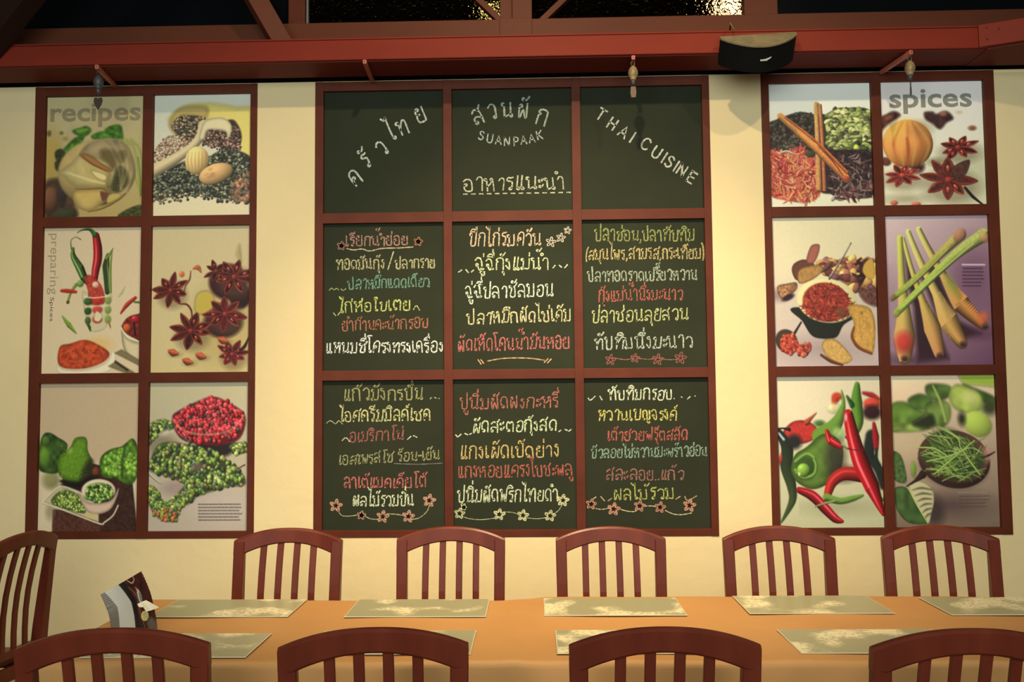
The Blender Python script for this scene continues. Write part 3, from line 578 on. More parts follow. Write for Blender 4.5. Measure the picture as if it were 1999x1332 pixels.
def poster_cinnamon():
    p = Paint([(90, 112), (1035, 98), (1070, 1248), (118, 1255)], (236, 212, 168), NXP, NYP, seed=19)
    p.grad((240, 222, 186), (238, 212, 164))
    p.poly([(90, 500), (180, 440), (390, 372), (540, 400), (640, 420), (700, 740), (540, 760), (100, 720)], (48, 36, 30), shade=.1, soft=5, nz=.4, cell=6)
    p.scatter([(100, 500), (390, 380), (620, 400), (640, 700), (100, 720)], 260, 13, [(60, 44, 36), (36, 28, 26), (84, 60, 44), (56, 60, 40)], elong=1.5)
    p.poly([(620, 400), (1050, 360), (1060, 760), (640, 740)], (54, 50, 30), shade=.1, soft=5)
    p.scatter([(640, 380), (700, 350), (1050, 360), (1060, 740), (680, 740)], 300, 25, [(128, 124, 62), (98, 98, 48), (150, 142, 80), (76, 76, 36), (160, 150, 88), (60, 52, 34)], elong=1.7, shade=.8)
    p.ell(910, 705, 24, 32, (190, 190, 70), 0, .5, 3)
    p.poly([(450, 740), (700, 720), (1070, 760), (1075, 1110), (960, 1170), (700, 1130), (560, 1080)], (50, 34, 32), shade=.1, soft=6, nz=.35)
    p.scratch([(640, 760), (1060, 780), (1060, 1110), (700, 1100)], 120, 60, 9, [(70, 44, 40), (40, 28, 30), (110, 70, 60), (150, 112, 96)], soft=2)
    O = [(215, 90, 60), (232, 120, 70), (196, 66, 50), (240, 150, 84), (180, 54, 56), (222, 100, 84)]
    A = [(105, 740), (240, 740), (390, 700), (520, 780), (560, 900), (590, 1100), (480, 1200), (250, 1180), (120, 1110)]
    p.poly(A, (206, 84, 58), shade=.1, soft=6, nz=.2); p.scratch(A, 420, 90, 9, O, soft=1.6)
    p.scratch(A, 60, 70, 5, [(120, 34, 34), (250, 190, 120)], soft=1.5)
    p.tube([(215, 745), (270, 732), (320, 750)], 9, (200, 196, 150)); p.ell(490, 760, 46, 30, (54, 60, 36), soft=4)
    p.tube([(690, 1180), (760, 1120), (850, 1030)], [14, 22, 10], (200, 170, 140), (120, 86, 72), shade=.5)
    p.scratch([(690, 1060), (1040, 1040), (1030, 1140), (900, 1170), (700, 1190)], 50, 90, 11, [(90, 56, 50), (60, 36, 38), (150, 110, 90), (130, 70, 60)], soft=2)
    p.tube([(545, 300), (560, 640), (570, 1080)], [22, 26, 27], (222, 160, 84), (216, 140, 76), shade=.45, nz=.12)
    p.tube([(580, 310), (600, 620), (620, 1090)], [15, 18, 18], (206, 120, 66), (200, 110, 66), shade=.5, nz=.12)
    p.tube([(562, 400), (585, 760), (596, 1080)], [3, 6, 6], (96, 46, 34), shade=0, soft=2)
    p.tube([(215, 410), (520, 690), (820, 990)], [30, 34, 36], (232, 150, 72), (226, 126, 64), shade=.4, nz=.12)
    p.tube([(260, 420), (560, 660), (825, 930)], [10, 12, 14], (206, 100, 50), shade=.4, soft=2, nz=.15)
    p.tube([(560, 690), (690, 820), (790, 960)], [3, 7, 4], (130, 56, 34), shade=0, soft=2); p.ell(818, 985, 28, 22, (170, 70, 44))
    p.noise(.012, 4); return p
def poster_nutmeg():
    p = Paint([(78, 142), (1002, 112), (1045, 1238), (120, 1250)], (226, 208, 170), NXP, NYP, seed=23)
    p.grad((226, 212, 182), (214, 194, 148)); p.ell(900, 950, 300, 240, (170, 160, 110), shade=0, soft=60, a=.5); p.ell(330, 1180, 160, 40, (140, 120, 86), shade=0, soft=20, a=.6)
    p.poly([(90, 470), (150, 430), (230, 400), (280, 440), (200, 500), (130, 560), (95, 600)], (76, 40, 32), shade=.2, soft=9, nz=.3, cell=10); p.ell(180, 460, 40, 24, (140, 70, 46), -20, .3, 8)
    p.poly([(490, 410), (560, 400), (600, 420), (690, 395), (750, 460), (690, 500), (630, 560), (560, 510), (500, 470)], (62, 36, 32), shade=.2, soft=9, nz=.25, cell=10); p.ell(660, 420, 34, 24, (140, 84, 60), 0, .2, 9)
    p.ell(800, 405, 30, 16, (200, 170, 130), shade=0, soft=8); p.ell(915, 545, 34, 22, (130, 72, 46), 0, .3, 7)
    p.ell(150, 850, 46, 38, (96, 50, 36), 20, .3, 6); p.ell(600, 850, 80, 34, (120, 110, 70), 0, 0, 16, a=.8)
    p.ell(430, 890, 60, 60, (60, 34, 30), soft=14)
    p.ell(345, 690, 216, 216, (196, 122, 56), 0, .6, 2)
    p.ell(260, 560, 120, 60, (216, 168, 66), -30, 0, 26, a=.7); p.ell(450, 560, 90, 70, (140, 96, 50), 0, 0, 30, a=.6)
    for k in range(7): p.tube([(340 + (k - 3) * 22, 500), (345 + (k - 3) * 62, 690), (345 + (k - 3) * 40, 880)], [4, 14, 5], (160, 78, 40) if k % 2 else (222, 150, 80), shade=0, soft=9, a=.5)
    p.tube([(335, 640), (350, 740), (345, 860)], [8, 16, 8], (150, 66, 40), shade=0, soft=8, a=.7)
    p.star(790, 720, 190, 20, .62, seed=31, dark=(62, 26, 24)); p.star(295, 970, 185, 12, .62, seed=32, red=(176, 60, 46), dark=(80, 36, 28)); p.star(705, 1010, 250, 5, .78, seed=33, dark=(76, 38, 30))
    p.tube([(850, 1080), (920, 1160), (1020, 1240)], [12, 14, 6], (54, 32, 30)); p.poly([(740, 900), (890, 830), (860, 960), (760, 1000)], (80, 46, 36), soft=3, nz=.2)
    p.ell(225, 1215, 32, 22, (176, 84, 60), 0, .5, 3); p.ell(420, 1225, 40, 18, (190, 90, 66), 0, .5, 3); p.blur(.2, .4, 2); p.noise(.012, 4); return p
def poster_turmeric():
    p = Paint([(68, 62), (905, 50), (942, 1262), (108, 1270)], (244, 214, 162), NXP, NYP, seed=29)
    p.grad((244, 218, 168), (206, 176, 160)); p.ell(480, 300, 500, 330, (246, 220, 166), shade=0, soft=80, a=.9); p.ell(480, 1120, 300, 80, (150, 122, 116), shade=0, soft=60, a=.6)
    p.ell(150, 690, 90, 50, (120, 90, 90), shade=0, soft=20, a=.6)
    A = [(480, 440), (560, 430), (700, 380), (770, 420), (860, 400), (920, 420), (930, 640), (860, 700), (700, 620), (600, 560), (500, 520)]
    p.poly(A, (150, 92, 58), shade=.1, soft=6, nz=.4, cell=14)
    p.scatter(A, 70, 34, [(206, 150, 84), (150, 88, 62), (226, 176, 96), (96, 50, 44), (130, 84, 84)], elong=1.5, shade=.6)
    p.scratch([(770, 420), (820, 420), (860, 560), (760, 600)], 14, 90, 14, [(62, 30, 34), (80, 44, 40)])
    p.poly([(830, 430), (890, 400), (905, 540), (860, 560), (810, 500)], (222, 166, 70), soft=4, shade=.3)
    p.tube([(560, 430), (520, 470), (480, 500)], [14, 24, 12], (130, 80, 64)); p.poly([(780, 640), (930, 650), (935, 780), (820, 740)], (110, 66, 54), soft=8, nz=.3)
    p.poly([(245, 500), (260, 440), (330, 405), (400, 420), (420, 460), (330, 540), (280, 570)], (110, 62, 46), shade=.4, wid=20, soft=3)
    p.poly([(360, 420), (380, 330), (410, 285), (465, 285), (460, 350), (430, 420), (400, 440)], (176, 100, 78), shade=.4, wid=20, soft=3)
    p.poly([(290, 570), (300, 490), (380, 455), (470, 450), (495, 490), (420, 560), (320, 600)], (186, 130, 70), shade=.4, wid=20, soft=3, nz=.1)
    p.poly([(130, 620), (200, 600), (280, 590), (280, 650), (180, 720), (140, 690)], (176, 118, 74), shade=.5, wid=20, soft=3, nz=.3); p.ell(215, 710, 60, 24, (50, 30, 40), -20, 0, 5)
    p.poly([(255, 790), (330, 900), (400, 1010), (480, 1040), (600, 1030), (660, 930), (780, 820)], (36, 36, 26), shade=.2, wid=20, soft=3)
    p.ell(525, 735, 278, 178, (240, 214, 146), 6, .15, 2.5); p.ell(520, 748, 218, 158, (150, 54, 34), 6, .1, 4)
    H = [(320, 760), (360, 660), (440, 610), (600, 610), (700, 690), (740, 780), (690, 870), (560, 905), (420, 880), (330, 830)]
    p.scratch(H, 420, 46, 6, [(196, 66, 44), (226, 96, 60), (150, 44, 34), (176, 56, 50), (110, 44, 40)], soft=1.5); p.ell(640, 830, 60, 40, (110, 66, 44), 0, .2, 8, a=.7)
    p.tube([(545, 560), (640, 410), (718, 270)], [9, 7, 6], (120, 104, 84), (150, 130, 104), shade=.5); p.tube([(552, 540), (710, 285)], 2, (240, 220, 180), shade=0)
    p.poly([(695, 770), (790, 770), (870, 800), (910, 920), (900, 1130), (860, 1150), (760, 1110), (730, 1040), (740, 920), (700, 830)], (216, 156, 72), shade=.3, wid=30, soft=3, nz=.1); p.ell(800, 830, 14, 16, (176, 116, 50))
    p.tube([(740, 950), (725, 1030), (780, 1110), (880, 1160)], [8, 12, 14, 10], (140, 70, 34), soft=3, shade=.2)
    p.poly([(485, 1100), (520, 1045), (600, 1050), (700, 1150), (725, 1210), (650, 1245), (540, 1200)], (212, 160, 84), shade=.3, wid=24, soft=3, nz=.1); p.tube([(480, 1170), (560, 1220), (650, 1250)], [10, 14, 8], (120, 60, 36), soft=3)
    p.tube([(260, 1010), (320, 910)], [12, 8], (44, 30, 30)); p.ell(205, 1060, 105, 92, (62, 46, 34), 30, .3, 3); p.ell(225, 1085, 84, 82, (176, 66, 44), 30, .4, 3)
    p.scatter([(160, 1020), (260, 1000), (310, 1110), (240, 1170), (170, 1140)], 60, 13, [(196, 84, 52), (140, 44, 34)], soft=2)
    p.scatter([(310, 1100), (380, 1060), (400, 1120), (350, 1190), (300, 1170)], 46, 17, [(176, 66, 44), (130, 44, 34), (150, 84, 60)]); p.noise(.012, 4); return p
def poster_lemongrass():
    p = Paint([(70, 62), (915, 45), (962, 1255), (110, 1258)], (170, 140, 128), NXP, NYP, seed=31)
    p.grad((206, 180, 158), (104, 66, 78), .5, 1); p.ell(800, 560, 220, 260, (112, 76, 86), shade=0, soft=90, a=.8); p.ell(130, 900, 90, 300, (150, 120, 116), shade=0, soft=50, a=.7)
    p.poly([(240, 300), (330, 560), (420, 760), (560, 1080), (600, 1200), (350, 1230), (320, 800), (270, 600)], (44, 26, 26), smooth=False, shade=0, soft=16, a=.9)
    p.poly([(500, 420), (560, 620), (680, 900), (860, 1000), (700, 1050), (520, 900), (420, 650), (380, 560)], (46, 28, 28), smooth=False, shade=0, soft=16, a=.9); p.ell(820, 1000, 120, 40, (70, 40, 50), 0, 0, 30, a=.7); p.ell(300, 1210, 260, 40, (62, 40, 44), 0, 0, 30, a=.7)
    Y1, Y2, Og = (206, 206, 100), (222, 190, 96), (206, 130, 60)
    p.tube([(360, 170), (440, 330), (560, 540), (700, 760), (880, 940)], [24, 30, 34, 78, 34], (212, 210, 108), (206, 120, 56), shade=.5, soft=2.5)
    p.tube([(275, 190), (370, 420), (500, 680), (600, 900), (710, 1080)], [22, 30, 40, 88, 46], (214, 212, 110), (216, 150, 74), shade=.45, soft=2.5)
    p.tube([(235, 240), (300, 480), (390, 740), (470, 960), (525, 1160)], [14, 22, 32, 78, 46], (206, 204, 90), (208, 140, 76), shade=.45, soft=2.5)
    p.tube([(208, 240), (220, 520), (240, 800), (245, 1020), (245, 1190)], [26, 32, 54, 96, 54], (200, 204, 84), (214, 150, 84), shade=.45, soft=2.5)
    p.ell(240, 1070, 80, 84, (176, 52, 40), 0, .3, 22, a=.9); p.ell(880, 880, 46, 56, (200, 96, 50), 40, .2, 16, a=.7); p.ell(620, 620, 40, 90, (120, 150, 50), -30, 0, 20, a=.5)
    for x, y in ((245, 1195), (530, 1175), (715, 1085), (892, 945)): p.ell(x, y, 34, 26, (96, 66, 48), 0, .3, 5); p.ell(x, y + 6, 22, 14, (60, 40, 34), 0, .2, 4)
    p.tube([(150, 720), (330, 570), (520, 380), (700, 210)], [22, 28, 34, 48], (150, 170, 60), (196, 170, 84), shade=.5, soft=2.5, nz=.08); p.ell(690, 215, 64, 44, (156, 110, 74), -42, .4, 6)
    p.tube([(180, 840), (420, 600), (660, 370), (880, 215)], [28, 32, 42, 56], (160, 190, 66), (186, 184, 90), shade=.5, soft=2.5, nz=.08); p.ell(890, 230, 40, 44, (176, 130, 84), -40, .3, 10, a=.8)
    p.tube([(240, 780), (480, 555), (800, 280)], [3, 5, 4], (206, 220, 116), shade=0, soft=3, a=.8); p.tube([(200, 700), (400, 520), (600, 320)], [3, 5, 4], (196, 206, 100), shade=0, soft=3, a=.7)
    p.ell(150, 715, 20, 34, (120, 96, 60), 40, .3, 4); p.ell(185, 840, 26, 36, (130, 130, 60), 40, .3, 4)
    p.text_rows(712, 452, 895, 1, 28, (206, 186, 176), 7, .05, a=.85); p.text_rows(715, 482, 890, 6, 28, (60, 36, 48), 5, .2, a=.8); p.noise(.012, 4); return p
def poster_peppers():
    p = Paint([(68, 62), (910, 52), (958, 1300), (108, 1300)], (230, 206, 156), NXP, NYP, seed=37)
    p.grad((234, 208, 160), (196, 184, 132)); p.ell(300, 300, 300, 200, (238, 212, 164), shade=0, soft=60, a=.8); p.ell(600, 1130, 260, 50, (150, 140, 96), shade=0, soft=40, a=.7)
    p.tube([(540, 330), (560, 240), (600, 230)], [6, 40, 20], (206, 66, 38), shade=.3, soft=7); p.ell(545, 325, 60, 40, (212, 200, 130), soft=12, a=.8)
    p.tube([(780, 200), (850, 220), (900, 250)], [12, 24, 16], (170, 44, 40), shade=.3, soft=6); p.ell(850, 290, 80, 50, (196, 66, 44), 0, .4, 6); p.ell(850, 360, 90, 60, (54, 26, 28), 0, .2, 12)
    p.tube([(730, 130), (725, 280), (740, 430), (720, 520)], [22, 56, 50, 30], (86, 142, 44), (100, 146, 50), shade=.45, soft=4); p.tube([(650, 230), (690, 300)], [10, 24], (44, 84, 36), soft=6)
    p.poly([(130, 540), (210, 440), (330, 430), (420, 500), (400, 570), (300, 615), (200, 590)], (196, 52, 40), shade=.4, wid=30, soft=4, nz=.1); p.tube([(330, 440), (370, 400), (405, 365)], [26, 12, 4], (190, 80, 50), soft=4)
    p.tube([(90, 495), (140, 490), (190, 500)], [8, 7, 16], (30, 40, 28)); p.ell(430, 450, 50, 26, (60, 100, 44), 0, .3, 8)
    p.tube([(100, 520), (170, 640), (170, 800), (210, 960), (215, 1080), (130, 1250)], [30, 56, 60, 44, 34, 6], (30, 38, 26), (70, 86, 40), shade=.3, soft=3); p.tube([(105, 530), (145, 580)], [8, 10], (190, 196, 190), shade=0, soft=4); p.ell(120, 740, 16, 44, (170, 54, 40), 10, .4, 4)
    p.ell(230, 600, 70, 60, (40, 34, 30), 0, .1, 14)
    p.tube([(605, 180), (620, 300), (560, 460), (440, 560)], [5, 20, 60, 80], (110, 156, 60), (104, 146, 48), shade=.4, soft=4); p.ell(580, 540, 60, 60, (150, 180, 96), 0, .3, 14, a=.8)
    p.poly([(205, 800), (240, 700), (330, 640), (450, 540), (560, 560), (620, 660), (600, 830), (500, 940), (380, 985), (270, 940), (215, 870)], (96, 138, 44), shade=.45, wid=60, soft=3, col2=(84, 104, 44), gdir=(.8, .5), nz=.08, cell=16)
    p.ell(560, 720, 90, 130, (56, 46, 36), 0, .1, 30, a=.8); p.ell(320, 810, 100, 96, (50, 76, 30), 0, .2, 14); p.tube([(240, 760), (330, 700), (400, 760), (390, 860), (300, 890), (240, 830)], 14, (120, 164, 66), shade=.4, soft=4); p.ell(305, 830, 62, 56, (110, 146, 50), 0, .7, 4, spec=.1); p.ell(270, 860, 12, 16, (196, 210, 140), 0, 0, 3)
    p.ell(620, 860, 130, 60, (46, 30, 28), 0, .1, 24, a=.8); p.tube([(850, 560), (830, 700), (900, 820), (940, 960)], [60, 50, 40, 30], (40, 44, 34), shade=.2, soft=8)
    p.tube([(865, 450), (880, 560), (885, 650)], [14, 32, 22], (176, 34, 36), shade=.4, soft=4); p.tube([(890, 660), (890, 760), (945, 850)], [12, 16, 12], (34, 50, 34), soft=4); p.tube([(640, 560), (720, 640), (780, 660)], 6, (30, 34, 24), soft=4)
    p.tube([(490, 510), (520, 590), (600, 640)], [16, 34, 22], (196, 30, 30), shade=.4, spec=.3); p.tube([(610, 625), (660, 655)], [8, 10], (150, 150, 90))
    p.tube([(500, 1020), (540, 920), (630, 860), (760, 870)], [36, 48, 54, 60], (206, 44, 34), (176, 36, 30), shade=.5, spec=.15)
    p.tube([(270, 990), (380, 1040), (480, 1140), (560, 1220), (620, 1245)], [26, 44, 44, 36, 12], (166, 26, 34), (176, 30, 34), shade=.5, spec=.3)
    p.tube([(490, 1050), (600, 1080), (700, 1060), (780, 1035)], [34, 26, 24, 10], (110, 150, 56), shade=.5, soft=3); p.tube([(400, 1125), (470, 1100), (560, 1080)], [6, 8, 10], (150, 160, 100)); p.tube([(900, 1060), (955, 1070)], [10, 18], (90, 130, 50))
    p.tube([(660, 380), (700, 560), (760, 760), (850, 960), (945, 1190)], [46, 62, 76, 70, 14], (196, 26, 30), (190, 26, 32), shade=.55, spec=.4, soft=2)
    p.tube([(660, 655), (720, 668), (790, 664)], 4, (90, 30, 24), shade=0); p.ell(640, 400, 14, 34, (240, 190, 170), 8, 0, 4, a=.8); p.noise(.012, 4); return p
def poster_coconut():
    p = Paint([(78, 60), (905, 55), (962, 1262), (122, 1250)], (196, 176, 136), NXP, NYP, seed=41)
    p.grad((222, 196, 150), (110, 92, 72)); p.ell(250, 560, 230, 120, (176, 158, 118), shade=0, soft=50, a=.8)
    G = [(66, 104, 40), (92, 130, 48), (52, 84, 34), (130, 150, 66)]
    p.poly([(620, 60), (910, 60), (910, 160), (660, 130)], (140, 168, 58), smooth=False, soft=12)
    for q, c in (([(90, 310), (200, 270), (330, 340), (400, 350), (280, 440), (100, 500)], (84, 122, 46)), ([(230, 260), (320, 210), (420, 250), (400, 330), (290, 330)], (62, 96, 38)), ([(370, 150), (430, 130), (560, 150), (560, 230), (460, 270), (380, 220)], (70, 100, 44)), ([(370, 300), (480, 260), (560, 300), (560, 420), (480, 480), (400, 400)], (92, 118, 52)),
                 ([(90, 480), (200, 440), (400, 460), (360, 500), (150, 510)], (110, 136, 60)), ([(660, 140), (760, 170), (910, 240), (910, 300), (800, 270)], (52, 88, 34))):
        p.poly(q, c, shade=.3, wid=30, soft=9, nz=.25, cell=20)
    p.poly([(280, 430), (420, 370), (440, 470), (300, 470)], (40, 46, 26), soft=12); p.ell(870, 320, 70, 60, (60, 66, 36), 0, 0, 20)
    p.poly([(550, 220), (600, 140), (680, 150), (780, 200), (820, 280), (780, 350), (680, 360), (590, 320)], (160, 180, 78), shade=.3, wid=40, soft=8, nz=.12, cell=20); p.ell(720, 240, 60, 50, (206, 200, 120), 0, 0, 22, a=.7)
    p.ell(780, 450, 128, 100, (150, 172, 70), 20, .35, 6); p.ell(655, 410, 34, 50, (44, 50, 30), 0, 0, 14); p.tube([(430, 150), (490, 280), (530, 430)], [8, 12, 10], (150, 170, 80), shade=.2, soft=5)
    p.poly([(100, 660), (170, 680), (210, 780), (220, 900), (130, 880), (110, 780)], (60, 88, 44), shade=.3, wid=20, soft=4, nz=.2); p.ell(278, 800, 26, 60, (96, 124, 50), 0, .3, 6)
    p.ell(560, 1080, 300, 90, (72, 56, 50), 0, 0, 50, a=.8); p.ell(440, 1130, 90, 110, (50, 40, 36), 0, 0, 30, a=.8)
    p.poly([(240, 920), (330, 890), (420, 950), (440, 1040), (420, 1140), (390, 1220), (300, 1080)], (176, 166, 120), shade=.3, wid=16, soft=3)
    for k in range(6): p.tube([(270 + k * 20, 960 + k * 44), (340 + k * 10, 945 + k * 42), (420, 960 + k * 36)], [3, 9, 5], (60, 66, 40), shade=0, soft=4, a=.8)
    p.poly([(125, 960), (180, 930), (240, 960), (320, 1100), (385, 1215), (240, 1210), (150, 1110)], (52, 80, 38), shade=.3, wid=24, soft=3, nz=.2, cell=14); p.tube([(235, 940), (310, 1080), (390, 1215)], [4, 7, 4], (150, 170, 90), shade=0)
    p.tube([(225, 930), (290, 890), (350, 840)], [5, 12, 34], (52, 34, 28), shade=.3); p.ell(595, 725, 325, 225, (66, 42, 34), 8, .35, 2.5); p.ell(600, 705, 300, 196, (92, 56, 44), 8, -.3, 6); p.ell(590, 790, 230, 120, (34, 26, 20), 6, 0, 40, a=.9)
    p.ell(850, 690, 60, 60, (176, 128, 104), -30, .1, 14, a=.8); p.ell(440, 570, 30, 40, (150, 110, 76), -10, .1, 10, a=.7); p.tube([(800, 720), (860, 700), (915, 670)], [5, 8, 4], (40, 26, 24), soft=2)
    p.poly([(400, 560), (520, 480), (700, 560), (830, 700), (780, 850), (640, 890), (480, 820), (360, 720)], (50, 66, 30), shade=0, soft=20, a=.75)
    p.scratch([(390, 600), (520, 500), (700, 560), (810, 680), (780, 850), (640, 880), (480, 830), (380, 720)], 130, 210, 5, [(120, 156, 66), (84, 120, 50), (150, 176, 92), (56, 84, 40)], soft=1.5, ang=(-35, 60))
    for q in ([(470, 470), (620, 560), (640, 620)], [(300, 630), (440, 640), (540, 700)], [(440, 840), (560, 740), (755, 580)], [(640, 620), (720, 740), (800, 850)], [(380, 740), (560, 700), (700, 640)]): p.tube(q, [5, 7, 5], (150, 184, 84), shade=.3)
    p.text_rows(625, 985, 870, 1, 28, (150, 130, 110), 4, .1, a=.6); p.text_rows(640, 1015, 880, 4, 27, (66, 52, 46), 4, .15, a=.6); p.blur(.03, .38, 3); p.noise(.012, 4); return p

def poster_mesh(pt, wm, hm, wb, gain=0.72):
    """flat print: a fine vertex grid carrying the printed colours"""
    a = pt.done(); ny, nx = a.shape[:2]
    alb = lin_np(a) / lin_np(np.array(wb, float)) * gain; alb = np.clip(alb, 0.003, 0.92)
    X = np.linspace(0, wm, nx); Z = np.linspace(hm, 0, ny)
    co = np.zeros((ny, nx, 3), np.float32); co[..., 0] = X[None]; co[..., 2] = Z[:, None]
    i = np.arange(ny * nx).reshape(ny, nx); q = np.stack([i[:-1, :-1], i[1:, :-1], i[1:, 1:], i[:-1, 1:]], -1).reshape(-1, 4)
    # thin slab: add a back face
    nb = ny * nx; back = np.array([[0, .005, hm], [wm, .005, hm], [wm, .005, 0], [0, .005, 0]], np.float32)
    me = bpy.data.meshes.new('poster'); verts = np.concatenate([co.reshape(-1, 3), back]); me.vertices.add(len(verts)); me.vertices.foreach_set('co', verts.ravel())
    faces = q.ravel().tolist() + [nb + 3, nb, nb + 1, nb + 2][::-1]
    nf = len(q) + 1; me.loops.add(nf * 4); me.loops.foreach_set('vertex_index', np.array(faces, np.int32)); me.polygons.add(nf)
    me.polygons.foreach_set('loop_start', np.arange(0, nf * 4, 4, dtype=np.int32)); me.polygons.foreach_set('loop_total', np.full(nf, 4, np.int32))
    me.update(calc_edges=True)
    at = me.color_attributes.new('print', 'FLOAT_COLOR', 'POINT'); c = np.ones((len(verts), 4), np.float32); c[:nb, :3] = alb.reshape(-1, 3)
    at.data.foreach_set('color', c.ravel()); me.materials.append(M['print']); return me

# ------------------------------------------------------------------ glyphs (chalk writing and print)
_gc = {}
BOLD = [0.0]
def glyph_raw(s_):
    c = bpy.data.curves.new('g', 'FONT'); c.body = s_; c.resolution_u = 3; c.offset = BOLD[0]
    o = bpy.data.objects.new('g', c); sc.collection.objects.link(o); me = bpy.data.meshes.new_from_object(o)
    v = np.array([tuple(x.co) for x in me.vertices]) if len(me.vertices) else np.zeros((0, 3)); fcs = [tuple(p.vertices) for p in me.polygons]
    bpy.data.objects.remove(o); bpy.data.curves.remove(c); bpy.data.meshes.remove(me); return v, fcs
BAR = glyph_raw('|')[0][:, 0].min()
def glyph(ch):
    if ch not in _gc:
        if ch == ' ': _gc[ch] = (np.zeros((0, 3)), [], 0.3)
        else:
            v, fc = glyph_raw(ch)
            adv = 0.0 if ch in 'ัิีึืุู็่้๊๋์ํ' else glyph_raw(ch + '|')[0][:, 0].max() - glyph_raw('|')[0][:, 0].max()
            _gc[ch] = (v, fc, adv)
    return _gc[ch]
